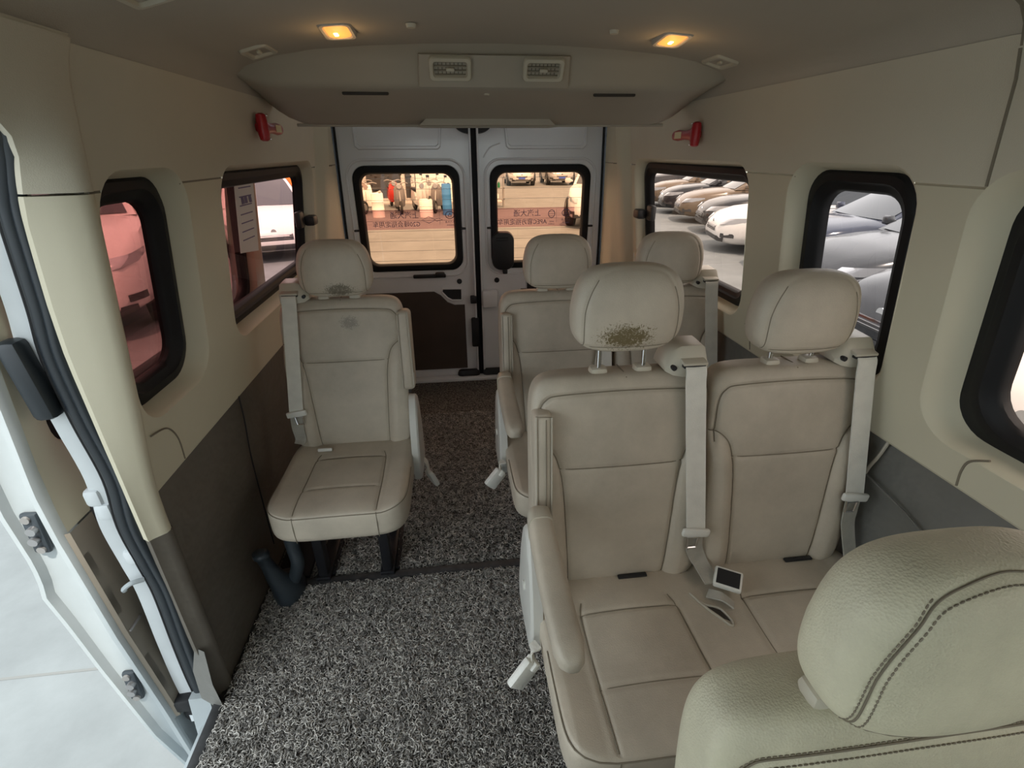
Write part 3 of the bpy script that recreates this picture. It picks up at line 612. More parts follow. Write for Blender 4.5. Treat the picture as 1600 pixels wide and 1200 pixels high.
def sliding_door():
    d = empty('door_3', (-1.08, 1.7, 0.3), kind='structure'); lo = d.location
    Y0, Y1 = 0.945, 2.42
    # body section: outer skin bulges like the van side
    SEC = [(-0.34, -1.00), (-0.28, -1.035), (-0.10, -1.085), (0.05, -1.105), (0.20, -1.125), (0.36, -1.142), (0.46, -1.156), (0.50, -1.148), (0.56, -1.142), (0.70, -1.148), (0.80, -1.142), (0.95, -1.122), (1.15, -1.09), (1.40, -1.045), (1.58, -1.005)]
    def xo(z): return interp(SEC, z)
    def xi(z): return interp([(-0.34, -0.985), (0, -1.005), (0.3, -1.03), (0.62, -1.045), (0.75, -1.045), (1.0, -1.02), (1.3, -0.985), (1.58, -0.955)], z)
    V = lambda x, y, z: Vector((x, y, z)) - lo
    wy0, wy1, wz0, wz1 = 1.035, 2.28, 0.80, 1.40
    hole = rrect(wy0, wy1, wz0, wz1, 0.09)
    out = [(Y0, -0.34), (Y1, -0.34), (Y1, 1.58), (Y0, 1.58)]
    cuts = [-0.25, -0.1, 0.05, 0.2, 0.36, 0.46, 0.5, 0.56, 0.63, 0.7, 0.8, 0.9, 1.0, 1.15, 1.3, 1.4]
    v, f = fill2d(out, [hole], lambda y, z: V(xo(z), y, z), (), cuts); MB().add(v, f).build('outer_skin', 'paint_white', d)
    # front edge: stepped shut face
    zs = [-0.34 + 1.92 * k / 48 for k in range(49)]
    MB().loft([[V(xo(z) , Y0, z), V(xo(z) + 0.006, Y0 - 0.008, z), V(xo(z) + 0.016, Y0 - 0.008, z), V(xo(z) + 0.022, Y0 + 0.010, z), V(xi(z) - 0.032, Y0 + 0.012, z), V(xi(z) - 0.026, Y0 - 0.002, z), V(xi(z) - 0.012, Y0 - 0.004, z), V(xi(z) - 0.006, Y0 + 0.006, z), V(xi(z) - 0.006, Y0 + 0.05, z)] for z in zs], False, False, closed=False).build('shut_face', 'flange_shaded', d)
    MB().loft([[V(xo(z), Y1, z), V(xi(z) - 0.006, Y1, z)] for z in zs], False, False, closed=False).build('rear_face', 'paint_white', d)
    MB().loft([[V(xo(-0.34), y, -0.34), V(xi(-0.34), y, -0.34), V(xi(-0.34), y, -0.31), V(xo(-0.34), y, -0.31)] for y in (Y0, Y1)]).build('bottom_edge', 'flange_shaded', d)
    # inner linings, beige above and grey-brown below
    hole_i = rrect(wy0 - 0.02, wy1 + 0.02, wz0 - 0.02, wz1 + 0.02, 0.10)
    oi = [(Y0 + 0.012, -0.05), (Y1 - 0.02, -0.05), (Y1 - 0.02, 1.56), (Y0 + 0.012, 1.56)]
    c2 = cuts + [0.628, 0.632]
    v, f = fill2d(oi, [hole_i], lambda y, z: V(xi(z), y, z), (), c2, keep=lambda y, z: z > 0.632); m_ = MB().add(v, f)
    m_.loft([[V(xi(z) - e, y, z) for y, z in rrect(wy0 - 0.02 + i, wy1 + 0.02 - i, wz0 - 0.02 + i, wz1 + 0.02 - i, 0.10)] for i, e in ((0, 0), (0.004, 0.006), (0.016, 0.04))], False, False).build('upper_lining', 'trim_beige', d)
    v, f = fill2d(oi, [], lambda y, z: V(xi(z) + 0.004 - 0.0 * y, y, z), (), cuts, keep=lambda y, z: z < 0.628); MB().add(v, f).build('lower_lining', 'door_lining', d)
    v, f = fill2d([(Y0, -0.33), (Y1, -0.33), (Y1, -0.05), (Y0, -0.05)], [], lambda y, z: V(xi(z) - 0.006, y, z)); MB().add(v, f).build('inner_panel', 'flange_shaded', d)
    MB().loft([[V(xi(z) + a, Y0 + b, z) for a, b in ((-0.006, 0.008), (0.004, 0.012), (0.004, 0.03))] for z in [-0.05 + 0.68 * k / 10 for k in range(11)]], False, False, closed=False).build('lining_edge', 'door_lining', d)
    # window rubber and pane
    def ring(i, e): return [V(xi(z) - 0.03 + e, y, z) for y, z in rrect(wy0 - 0.008 + i, wy1 + 0.008 - i, wz0 - 0.008 + i, wz1 + 0.008 - i, 0.085)]
    MB().loft([ring(-0.01, -0.03), ring(0, 0.0), ring(0.01, 0.006), ring(0.03, 0.004), ring(0.036, -0.006), ring(0.038, -0.03)], False, False).build('window_rubber', 'rubber', d)
    v, f = fill2d(rrect(wy0 + 0.015, wy1 - 0.015, wz0 + 0.015, wz1 - 0.015, 0.07), [], lambda y, z: V(xi(z) - 0.045, y, z), (), [0.9, 1.0, 1.1, 1.2, 1.3]); MB().add(v, f).build('pane', 'glass_door', d)
    MB().box(V(xi(1.1) - 0.04, 1.66, 1.10), (0.03, 0.04, 0.58), 0.008).build('window_bar', 'rubber', d)
    # grab handle, latch plates, pull pocket, lower roller arm
    MB().box(V(-0.985, 0.972, 1.00), (0.042, 0.045, 0.17), 0.014, rot=Matrix.Rotation(math.radians(-4), 3, 'Y')).build('grab_handle', 'seal_rubber', d)
    for z, x, w in ((0.645, -1.098, 0.034), (0.11, -1.068, 0.032)):
        pl = MB().box(V(x, Y0 + 0.004, z), (w, 0.014, 0.11), 0.006, rot=Matrix.Rotation(math.radians(4), 3, 'Y')).build('latch_plate', 'plastic_dark', d)
        for dz in (-0.042, 0.042): MB().cyl(V(x, Y0 - 0.008, z + dz), V(x, Y0, z + dz), 0.009, n=12).build('bolt', 'steel', pl)
        MB().cyl(V(x + 0.004, Y0 - 0.014, z + 0.014), V(x + 0.004, Y0, z + 0.014), 0.010, n=12).cyl(V(x - 0.002, Y0 - 0.014, z - 0.014), V(x - 0.002, Y0, z - 0.014), 0.010, n=12).build('striker_pin', 'rim', pl)
    MB().box(V(xi(0.5) + 0.002, 1.06, 0.56), (0.012, 0.06, 0.17), 0.02, rot=Matrix.Rotation(math.radians(0), 3, 'X')).build('pull_pocket', 'black', d)
    MB().box(V(xi(0.28) + 0.006, 0.985, 0.30), (0.006, 0.05, 0.006), 0.002).build('lining_clip', 'steel', d)
    MB().box(V(-0.985, 0.99, -0.02), (0.05, 0.07, 0.05), 0.01).cyl(V(-0.97, 0.97, -0.08), V(-0.97, 1.01, -0.08), 0.03, n=16).build('roller', 'black', d)
    MB().box(V(-0.955, 1.0, -0.115), (0.07, 0.05, 0.05), 0.012, rot=Matrix.Rotation(0.5, 3, 'Y')).build('roller_arm', 'strip_dark', d)
mat('door_lining', (0.26, 0.225, 0.18), 0.55, var=0.06)
sliding_door()

# ------------------------------------------------------------------ floor mats
def curls(n, x0, x1, y0, y1, seed, skip=None, R=(0.0045, 0.0085), rad=0.0013):
    rs = np.random.RandomState(seed); K, S = 7, 3
    cx = rs.uniform(x0, x1, n); cy = rs.uniform(y0, y1, n)
    if skip is not None:
        ok = ~skip(cx, cy); cx, cy = cx[ok], cy[ok]; n = len(cx)
    r = rs.uniform(R[0], R[1], n); az = rs.uniform(0, 2 * np.pi, n); tilt = rs.uniform(0.15, 1.25, n); span = rs.uniform(3.2, 5.6, n); ph = rs.uniform(0, 6.28, n)
    cz = 0.008 + rs.uniform(-0.002, 0.005, n)
    t = np.linspace(0, 1, K)[None, :]; a = ph[:, None] + span[:, None] * t
    ca, sa = np.cos(a), np.sin(a)
    e1 = np.stack([np.cos(az), np.sin(az), 0 * az], 1); e2 = np.stack([-np.sin(az) * np.cos(tilt), np.cos(az) * np.cos(tilt), np.sin(tilt)], 1); nn = np.cross(e1, e2)
    ctr = np.stack([cx, cy, cz], 1)
    rad_dir = ca[..., None] * e1[:, None] + sa[..., None] * e2[:, None]
    p = ctr[:, None] + r[:, None, None] * rad_dir + nn[:, None] * (t * 0.004)[..., None]
    v = np.empty((n, K, S, 3))
    for s in range(S):
        an = 2 * np.pi * s / S; v[:, :, s] = p + rad * (np.cos(an) * rad_dir + np.sin(an) * nn[:, None])
    v[..., 2] = np.maximum(v[..., 2], 0.001)
    q = []
    for k in range(K - 1):
        for s in range(S): q.append((k * S + s, k * S + (s + 1) % S, (k + 1) * S + (s + 1) % S, (k + 1) * S + s))
    q = np.array(q); F = (q[None] + (np.arange(n) * K * S)[:, None, None]).reshape(-1, 4)
    shade = np.clip(rs.beta(1.1, 1.3, n), 0, 1)
    me = bpy.data.meshes.new('coil_pile'); nv = n * K * S
    me.vertices.add(nv); me.vertices.foreach_set('co', v.reshape(-1)); nf = len(F)
    me.loops.add(nf * 4); me.loops.foreach_set('vertex_index', F.reshape(-1).astype(np.int32))
    me.polygons.add(nf); me.polygons.foreach_set('loop_start', (np.arange(nf) * 4).astype(np.int32)); me.polygons.foreach_set('use_smooth', np.ones(nf, bool))
    at = me.attributes.new('shade', 'FLOAT', 'POINT'); at.data.foreach_set('value', np.repeat(shade, K * S).astype(np.float32))
    me.update(); return me
fm = MB().box((0, 0, 0.003), (1.72, 2.2, 0.006), 0.002).build('floor_mat', 'coil_base', label='grey looped coil floor mat by the open sliding door', cat='mat', group='coil mats on the van floor'); fm.location = (0, 0.225, 0)
link('coil_pile', curls(24000, -0.855, 0.12, 0.42, 1.10, 1), 'coil', fm, kind='stuff')
rm = MB().box((0.0, 0, 0.003), (1.72, 1.64, 0.006), 0.002).build('floor_mat', 'coil_base', label='dark looped coil floor mat in the aisle behind the cross strip', cat='mat', group='coil mats on the van floor'); rm.location = (0, 2.19, 0)
link('coil_pile', curls(18000, -0.70, 0.15, -0.815, 0.35, 2), 'coil', rm, kind='stuff')
MB().box((0, 0, 0.006), (1.70, 0.034, 0.010), 0.003).build('trim_5', 'strip_dark', kind='structure').location = (0, 1.348, 0)
for k, (x, y0, y1, w) in enumerate(((-0.665, 1.37, 2.3, 0.05), (-0.43, 1.37, 2.3, 0.04), (-0.79, 1.37, 2.3, 0.12))):
    MB().box((x, (y0 + y1) / 2, 0.011), (w, y1 - y0, 0.014), 0.003).build('seat_rail', 'black_metal', floor)

# ================================================================== SEATS
TL = math.tan(math.radians(8.5)); CL = math.cos(math.radians(8.5))
def seg_dist(X, T, poly):
    d = np.full(X.shape, 9.0)
    for (ax, at), (bx, bt) in zip(poly, poly[1:]):
        vx, vt = bx - ax, bt - at; L2 = vx * vx + vt * vt + 1e-12
        s = np.clip(((X - ax) * vx + (T - at) * vt) / L2, 0, 1)
        d = np.minimum(d, np.hypot(X - ax - s * vx, T - at - s * vt))
    return d
def curve2(pts, k=5): return [(p.x, p.y) for p in smooth_path([(a, b, 0) for a, b in pts], k)]
class Pillow:
    """closed cushion: outline |x|^m+|t|^m<=1 (half sizes a,b), front depth tf and rear depth tb, seams pressed in"""
    def __init__(s, a, b, tf, tb, m=7, n=6, seams=(), bulge=None, nu=90, nv=90, depth=0.004, width=0.0045, nb=None):
        s.a, s.b, s.tf, s.tb, s.m, s.n, s.seams, s.bulge, s.dp, s.wd = a, b, tf, tb, m, n, seams, bulge, depth, width
        def cl(k):
            q = np.linspace(-1, 1, k); return np.sign(q) * (1 - (1 - np.abs(q)) ** 1.55)
        u = cl(nu); v = cl(nv); U, V = np.meshgrid(u, v)
        s.U, s.V = U, V; s.nu, s.nv = nu, nv
        X = a * U * (1 - np.abs(V) ** m) ** (1 / m) * 1.0; T = b * V
        s.X, s.T = X, T
        E = ((1 - np.abs(U) ** n) ** (1 / n)) * ((1 - np.abs(V) ** n) ** (1 / n))
        s.F = tf * E + s.extra(X, T) * np.minimum(1, E * 1.6); s.B = -tb * E
    def extra(s, X, T):
        e = np.zeros(np.shape(X))
        if s.bulge: e = e + s.bulge(X, T)
        for p in s.seams: e = e - s.dp * np.exp(-(seg_dist(np.asarray(X, float), np.asarray(T, float), p) / s.wd) ** 2)
        return e
    def front(s, x, t, off=0.0):
        """depth of the front face at a point"""
        V = np.clip(t / s.b, -1, 1); k = (1 - abs(V) ** s.m) ** (1 / s.m); U = np.clip(x / (s.a * max(k, 1e-4)), -1, 1)
        E = ((1 - abs(U) ** s.n) ** (1 / s.n)) * ((1 - abs(V) ** s.n) ** (1 / s.n))
        return float(s.tf * E + s.extra(np.array([x]), np.array([t]))[0] * min(1, E * 1.6)) + off
    def mesh(s, name, mp):
        nu, nv = s.nu, s.nv; pts = []
        for A in (s.F, s.B):
            for j in range(nv):
                for i in range(nu): pts.append(mp(s.X[j, i], s.T[j, i], A[j, i]))
        f = []
        for k in (0, 1):
            o = k * nu * nv
            for j in range(nv - 1):
                for i in range(nu - 1):
                    q = (o + j * nu + i, o + j * nu + i + 1, o + (j + 1) * nu + i + 1, o + (j + 1) * nu + i); f.append(q if k == 0 else q[::-1])
        me = bpy.data.meshes.new(name); me.from_pydata([tuple(p) for p in pts], [], f); me.update()
        bm = bmesh.new(); bm.from_mesh(me); bmesh.ops.remove_doubles(bm, verts=bm.verts[:], dist=1e-5); bmesh.ops.recalc_face_normals(bm, faces=bm.faces[:]); bm.to_mesh(me); bm.free()
        me.polygons.foreach_set('use_smooth', [True] * len(me.polygons)); return me
    def seam_tubes(s, mp, r=0.0013, off=0.0016, k=4):
        mb = MB()
        for p in s.seams:
            q = curve2(p, k) if len(p) > 2 else [(p[0][0] + (p[1][0] - p[0][0]) * i / 12, p[0][1] + (p[1][1] - p[0][1]) * i / 12) for i in range(13)]
            mb.tube([mp(x, t, s.front(x, t, off)) for x, t in q], r, 5)
        return mb

# --- backrest pattern (x across, t up the back, centre at 0), 0.425 x 0.555
BA, BB = 0.211, 0.278
def side_seam(s): return curve2([(s * 0.207, 0.125), (s * 0.185, 0.122), (s * 0.160, 0.098), (s * 0.146, 0.055), (s * 0.138, 0.0), (s * 0.130, -0.12), (s * 0.122, -0.262)], 5)
def top_seam(): return curve2([(-0.196, 0.10), (-0.193, 0.19), (-0.178, 0.226), (-0.14, 0.238), (0, 0.243), (0.14, 0.238), (0.178, 0.226), (0.193, 0.19), (0.196, 0.10)], 5)
back_seams = [side_seam(-1), side_seam(1), [(-0.146, 0.060), (0.146, 0.060)], top_seam()]
def back_bulge(X, T):
    lim = np.interp(T, [-0.28, -0.12, 0.0, 0.055, 0.098, 0.122, 0.3], [0.121, 0.130, 0.138, 0.146, 0.160, 0.20, 0.30])
    o = np.clip((np.abs(X) - lim) / 0.035, 0, 1); lower = np.clip((0.12 - T) / 0.06, 0, 1)
    return o * (1 - 0.4 * o) * 0.030 * lower + 0.006 * np.cos(np.clip(X / 0.2, -1, 1) * math.pi / 2) * np.clip((T + 0.28) / 0.3, 0, 1)
BACK = Pillow(BA, BB, 0.052, 0.055, m=9, n=5, seams=back_seams, bulge=back_bulge, nu=116, nv=130, depth=0.0045)
def back_map(x, t, d):     # local seat frame; seat faces -y
    h = (t + BB) * CL; return (x, 0.452 + (t + BB) * TL * CL - d, 0.398 + h + d * 0.1)
def back_front(x, z, off=0.0):
    t = (z - 0.398) / CL - BB; return Vector(back_map(x, t, BACK.front(x, t, off)))
BACK_ME = BACK.mesh('backrest', back_map); BACK_SEAM = BACK.seam_tubes(back_map).mesh('seam')
BACK_NEAR = BACK_ME.copy(); BACK_SCUFF = None
# --- headrest (origin at its centre)
def head_seam():
    pts = [(-0.098, -0.074), (-0.101, -0.03), (-0.0985, 0.02), (-0.087, 0.056), (-0.064, 0.079), (0, 0.0885), (0.064, 0.079), (0.087, 0.056), (0.0985, 0.02), (0.101, -0.03), (0.098, -0.074)]
    return curve2(pts, 5)
def head_bulge(X, T): return 0.010 * np.clip(-T / 0.09, -0.3, 1) * np.cos(np.clip(X / 0.12, -1, 1) * 1.3)
HEAD = Pillow(0.122, 0.092, 0.052, 0.054, m=3.6, n=3.0, seams=[head_seam(), [(-0.100, -0.074), (0.100, -0.074)]], bulge=head_bulge, nu=72, nv=64, depth=0.0022, width=0.004)
def head_map(x, t, d):
    w = 1.0 - 0.10 * max(0.0, t / 0.092) if t > 0 else 1.0
    return (x * w, -d + 0.10 * t - 0.006 * math.sin(t / 0.092 * 1.5), t)
HEAD_ME = HEAD.mesh('headrest', head_map); HEAD_SEAM_FULL = HEAD.seam_tubes(head_map, 0.0010, 0.0007).mesh('seam')
_hs = HEAD.seams; _n = len(_hs[0]); HEAD.seams = [_hs[0][:int(_n * 0.36)], _hs[0][_n - int(_n * 0.30):], _hs[1]]
HEAD_SEAM = HEAD.seam_tubes(head_map, 0.0009, 0.0005).mesh('seam'); HEAD.seams = _hs
def mcopy(me, m):
    c = me.copy(); c.materials.clear(); c.materials.append(M[m]); return c
BACK_ME.materials.append(M['seat_leather']); HEAD_ME.materials.append(M['seat_leather']); BACK_SEAM.materials.append(M['seam_thread']); HEAD_SEAM.materials.append(M['seam_thread']); HEAD_SEAM_FULL.materials.append(M['seam_thread'])
def stitches(path_fn, n, ln, r, side_off, mb):
    """short raised stitches along a path; path_fn(s)->(point, tangent, side, normal)"""
    for k in range(n):
        p, t, sd, nn = path_fn((k + 0.5) / n); c = p + sd * side_off + nn * r * 0.3
        a, b = c - t * ln / 2 + sd * 0.0006, c + t * ln / 2 - sd * 0.0006
        mb.tube([a - nn * r, a + (b - a) * 0.3 + nn * r * 0.5, a + (b - a) * 0.7 + nn * r * 0.5, b - nn * r], r, 5)
# --- parts as mesh templates around the seat unit (cx = 0)
def unit(seat, cx, belt, up=0.0, hmat=None, bmat=None, leath='seat_leather', posts=True, low_belt=(0.19, 0.38, 0.455), tongue=0.575, tip=0.0, sx=1.0):
    """backrest + headrest + belt of one seating place; belt=+1/-1 side or 0"""
    b = link('backrest', BACK_ME if not bmat else mcopy(BACK_ME, bmat), None, seat); b.location.x = cx; b.scale.x = sx
    link('seam', BACK_SEAM, None, b)
    zt = 0.398 + 2 * BB * CL; yt = 0.452 + 2 * BB * TL * CL
    # short tuck across the top of the cover
    MB().tube([(0.005, yt - 0.042, zt - 0.004), (0.004, yt - 0.02, zt + 0.0015), (0.002, yt + 0.02, zt + 0.001)], 0.0016, 6).build('tuck', 'seam_thread', b)
    hz = zt + 0.103 + up; hy = yt - 0.020 + up * TL
    h = link('headrest', HEAD_ME if not hmat else mcopy(HEAD_ME, hmat), None, seat); h.location = (cx, hy, hz); h.rotation_euler.z = tip
    link('seam', HEAD_SEAM_FULL if hmat == 'near_leather' else HEAD_SEAM, None, h)
    for s in (-1, 1):
        px = s * 0.052
        p = MB().cyl((px, 0.004, -0.06), (px, 0.004 - up * TL, -0.103 - up - 0.02), 0.0055, n=12).build('post', 'chrome', h)
        near = hmat == 'near_leather'; g = MB().box((px * (1.35 if near else 1), 0.004, -0.1065 - up + (0.010 if near else 0.006)), (0.085 if near else 0.040, 0.030 if near else 0.034, 0.022), 0.009).build('post_guide', 'plastic_beige', b); g.location = (0, hy, hz)
    if belt:
        gx = cx + belt * 0.150
        # shoulder guide: wedge-shaped housing with a slot
        pr = [(-0.045, -0.028), (-0.045, 0.0), (-0.02, 0.036), (0.035, 0.040), (0.05, 0.030), (0.055, -0.02)]
        loops = []
        for xx, k in ((-0.055, 0.25), (-0.040, 0.75), (-0.018, 1.0), (0.030, 1.0), (0.038, 0.9), (0.040, 0.6)):
            loops.append([(gx + belt * xx, yt - 0.006 + a * (0.6 + 0.4 * k), zt - 0.006 + 0.028 + b_ * k - (1 - k) * 0.014) for a, b_ in pr])
        gd = MB().loft(loops).build('belt_guide', 'plastic_beige', seat)
        MB().box((gx + belt * 0.004, yt - 0.048, zt + 0.030), (0.056, 0.03, 0.008), 0.003, rot=Matrix.Rotation(math.radians(12), 3, 'X')).build('guide_lip', 'plastic_beige', gd)
        MB().box((gx + belt * 0.002, yt - 0.056, zt + 0.022), (0.050, 0.014, 0.006), 0.001).build('guide_slot', 'black', gd)
        MB().cyl((gx - belt * 0.040, yt - 0.052, zt + 0.016), (gx - belt * 0.040, yt - 0.036, zt + 0.016), 0.006, n=12).build('screw', 'black', gd)
        path = [(gx + belt * 0.002, yt - 0.040, zt + 0.024), (gx + belt * 0.004, yt - 0.064, zt + 0.020)]
        for z in (0.93, 0.86, 0.78, 0.70, 0.63, tongue):
            x = gx + belt * (0.006 + 0.028 * (0.93 - z) / 0.36)
            q = back_front(x - cx, z, 0.010); path.append((x, q.y - 0.002, z))
        ya, yb = yt - 0.064, min(p_[1] - (yt - 0.064) * (1 - (zt + 0.02 - p_[2]) / (zt + 0.02 - tongue)) for p_ in path[3:6]) if False else path[-1][1] - 0.004
        path = path[:2] + [(p_[0], ya + (yb - ya) * (zt + 0.02 - p_[2]) / (zt + 0.02 - tongue), p_[2]) for p_ in path[2:]]
        sag = max([p_[1] - (back_front(p_[0] - cx, p_[2], 0.004).y) for p_ in path[2:]] + [0])
        path = path[:2] + [(p_[0], p_[1] - sag * math.sin(math.pi * min(1, max(0, (zt + 0.02 - p_[2]) / (zt + 0.02 - tongue) * 0.9 + 0.1))) ** 0.7, p_[2]) for p_ in path[2:]]
        MB().ribbon(smooth_path(path, 5), (1, 0, 0), 0.047).build('shoulder_belt', 'webbing', seat)
        e = path[-1]; low = [e, (e[0] + belt * 0.006, e[1] + 0.0, e[2] - 0.06), (cx + belt * (low_belt[0] - 0.004), e[1] - 0.004, e[2] - 0.105), (cx + belt * low_belt[0], low_belt[1], low_belt[2])]
        n = len(smooth_path(low, 5)); w = [0.047 - 0.010 * k / n for k in range(n)]
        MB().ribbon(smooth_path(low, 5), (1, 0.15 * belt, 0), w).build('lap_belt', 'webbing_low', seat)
        tg = MB().box((e[0] - belt * 0.002, e[1] - 0.006, e[2] - 0.004), (0.070, 0.012, 0.022), 0.005, rot=Matrix.Rotation(math.radians(8 * belt), 3, 'Y')).build('belt_tongue', 'plastic_white', seat)
        fr = [(e[0] - belt * 0.010 + a, e[1] - 0.010, e[2] - 0.028 + c) for a, c in ((-0.013, 0.014), (0.013, 0.014), (0.011, -0.016), (-0.011, -0.016))]
        MB().tube(fr, 0.0035, 6, True).build('tongue_plate', 'chrome', tg)
    return b, h
def cushion(seat, cx, a, panels, leath='seat_leather', dy=0.0):
    """panels: list of (x0,x1) centre panels in local x"""
    D = 0.46; b = D / 2; cy = 0.232
    seams = []
    for x0, x1 in panels:
        seams += [curve2([(x0, -b * 0.93), (x0 - 0.001, -0.12), (x0 + 0.002, 0.06), (x0 + 0.012, 0.11)], 4), curve2([(x1, -b * 0.93), (x1 + 0.001, -0.12), (x1 - 0.002, 0.06), (x1 - 0.012, 0.11)], 4)]
        seams += [[(x0, -0.098), (x1, -0.098)], [(x0 + 0.003, 0.078), (x1 - 0.003, 0.078)]]
    k = 0.957
    per = curve2([(-a * 0.985, 0.16), (-a * 0.985, -0.10), (-a * 0.955, -b * 0.85), (-a * 0.86, -b * 0.945), (-a * 0.5, -b * 0.975), (0, -b * 0.985), (a * 0.5, -b * 0.975), (a * 0.86, -b * 0.945), (a * 0.955, -b * 0.85), (a * 0.985, -0.10), (a * 0.985, 0.16)], 5)
    def bul(X, T):
        e = np.zeros(np.shape(X))
        e = e + 0.012 * np.clip((np.abs(X) - (a - 0.075)) / 0.05, 0, 1)
        for x0, x1 in panels:
            c = (x0 + x1) / 2; w = (x1 - x0) / 2
            e = e + 0.007 * np.clip(1 - ((X - c) / w) ** 2, 0, 1) * np.clip(1 - np.abs(T + 0.01) / 0.25, 0, 1)
        return e + 0.012 * np.clip((-T - 0.05) / 0.18, 0, 1)
    pl = Pillow(a, b, 0.035, 0.085, m=6 if a < 0.3 else 10, n=5, seams=seams, bulge=bul, nu=100 if a < 0.3 else 170, nv=100, depth=0.004, width=0.0045)
    mp = lambda x, t, d: (x, t, d)
    c = link('seat_cushion', pl.mesh('seat_cushion', mp), leath, seat); c.location = (cx, cy + dy, 0.393)
    sm = pl.seam_tubes(mp); sm.build('seam', 'seam_thread', c)
    # perimeter seam on the shoulder of the cushion, following the outline a little below the top
    q = []
    for k in range(61):
        an = math.pi + math.pi * k / 60; cxx, sxx = math.cos(an), math.sin(an); m = 6 if a < 0.3 else 10
        r = (abs(cxx) ** m + abs(sxx) ** m) ** (-1 / m); q.append((a * r * cxx * 0.992, b * r * sxx * 0.992, pl.front(a * r * cxx * 0.975, b * r * sxx * 0.975, -0.004)))
    MB().tube(q, 0.0016, 5).build('edge_seam', 'seam_thread', c)
    for x0, x1 in panels:
        for xx in (x0, x1):
            if abs(xx) < a - 0.05:
                MB().tube([(xx, -b * 0.985, pl.front(xx, -b * 0.97, 0.0)), (xx, -b - 0.0005, -0.004), (xx, -b * 0.995, -0.03), (xx, -b * 0.975, -0.062)], 0.0013, 5).build('front_seam', 'seam_thread', c)
    # rear tuck: dark gap between cushion and back
    return c
def armrest_down(seat, x, z=0.645, y=0.36):
    """lowered armrest: padded bar pointing forwards with a light cap at the hinge end"""
    loops = []
    for yy, hw, hh, dz in ((0.035, 0.016, 0.022, 0.02), (0.02, 0.024, 0.034, 0.016), (-0.02, 0.027, 0.036, 0.010), (-0.10, 0.028, 0.030, 0.002), (-0.20, 0.028, 0.026, -0.004), (-0.28, 0.027, 0.024, -0.004), (-0.305, 0.022, 0.019, -0.004), (-0.318, 0.010, 0.010, -0.004)):
        loops.append([(x + hw * math.copysign(abs(math.cos(a)) ** 0.6, math.cos(a)), y + yy, z + dz + hh * math.copysign(abs(math.sin(a)) ** 0.6, math.sin(a))) for a in [2 * math.pi * k / 24 for k in range(24)]])
    ar = MB().loft(loops).build('armrest', 'seat_leather', seat, angle=70)
    for dx in (-0.018, 0.018):
        MB().tube([(x + dx, y - 0.02, z + 0.0405), (x + dx, y - 0.10, z + 0.0275), (x + dx, y - 0.20, z + 0.0185), (x + dx, y - 0.28, z + 0.0165), (x + dx * 0.8, y - 0.305, z + 0.009)], 0.0012, 5).build('seam', 'seam_thread', ar)
    MB().loft([[(x + (hw + 0.002) * math.copysign(abs(math.cos(a)) ** 0.6, math.cos(a)), y + yy, z + dz + (hh + 0.002) * math.copysign(abs(math.sin(a)) ** 0.6, math.sin(a))) for a in [2 * math.pi * k / 24 for k in range(24)]] for yy, hw, hh, dz in ((0.037, 0.012, 0.018, 0.02), (0.022, 0.024, 0.034, 0.016), (-0.012, 0.026, 0.036, 0.012))]).build('hinge_cap', 'plastic_beige', ar, angle=70)
    return ar
def arm_pocket(seat, x, s):
    """upright padded strip on the aisle bolster where the armrest folds away"""
    R = Matrix.Rotation(math.radians(-8.5), 3, 'X')
    c = back_front(s * 0.185, 0.75, 0); cc = (x, c.y + 0.012, 0.755)
    p = MB().box(cc, (0.040, 0.075, 0.26), 0.012, rot=R, seg=3).build('armrest_pocket', 'seat_leather', seat)
    fr = []
    for dx, dz in ((-0.017, -0.125), (0.017, -0.125), (0.017, 0.125), (-0.017, 0.128)):
        v = Vector((dx, -0.0375, dz)); v = R @ v; fr.append(Vector(cc) + v)
    MB().tube([fr[0] + (fr[3] - fr[0]) * 0, fr[3], fr[2], fr[1]], 0.0022, 6).build('rim', 'piping', p)
    MB().tube([Vector(cc) + R @ Vector((0.004, -0.039, -0.12)), Vector(cc) + R @ Vector((0.004, -0.039, 0.12))], 0.0012, 5).build('seam', 'seam_thread', p)
def side_cover(seat, x, s):
    pr = [(0.33, 0.30), (0.30, 0.38), (0.325, 0.50), (0.37, 0.595), (0.41, 0.615), (0.45, 0.58), (0.49, 0.46), (0.51, 0.33), (0.48, 0.285)]
    q = [(p.x, p.y) for p in smooth_path([(a, b, 0) for a, b in pr + pr[:1]], 4)][:-1]
    cy = sum(a for a, b in q) / len(q); cz = sum(b for a, b in q) / len(q)
    MB().loft([[(x + s * e, cy + (a - cy) * k, cz + (b - cz) * k) for a, b in q] for e, k in ((-0.012, 1), (0.010, 1), (0.016, 0.95), (0.018, 0.85))]).build('hinge_cover', 'plastic_grey', seat)
    MB().cyl((x + s * 0.015, 0.40, 0.44), (x + s * 0.022, 0.40, 0.44), 0.012, n=14).build('hinge_bolt', 'plastic_white', seat)
def hanging_buckle(seat, p, q, s):
    """buckle on a short strap hanging beside the cushion"""
    p, q = Vector(p), Vector(q)
    MB().ribbon(smooth_path([p, p + (q - p) * 0.5 + Vector((s * 0.01, 0, 0.01)), q], 5), (0.2, 1, 0), 0.026, 0.002).build('buckle_strap', 'webbing', seat)
    d = (q - p).normalized() if s > 0 else Vector((-0.62, -0.30, -0.62)).normalized(); R = d.to_track_quat('Z', 'Y').to_matrix()
    bk = MB().box(q + d * 0.034, (0.050, 0.020, 0.072) if s > 0 else (0.020, 0.052, 0.072), 0.006, rot=R).build('buckle', 'plastic_white', seat)
    MB().box(q + d * 0.005, (0.034, 0.018, 0.022), 0.004, rot=R).build('buckle_neck', 'plastic_white', bk)
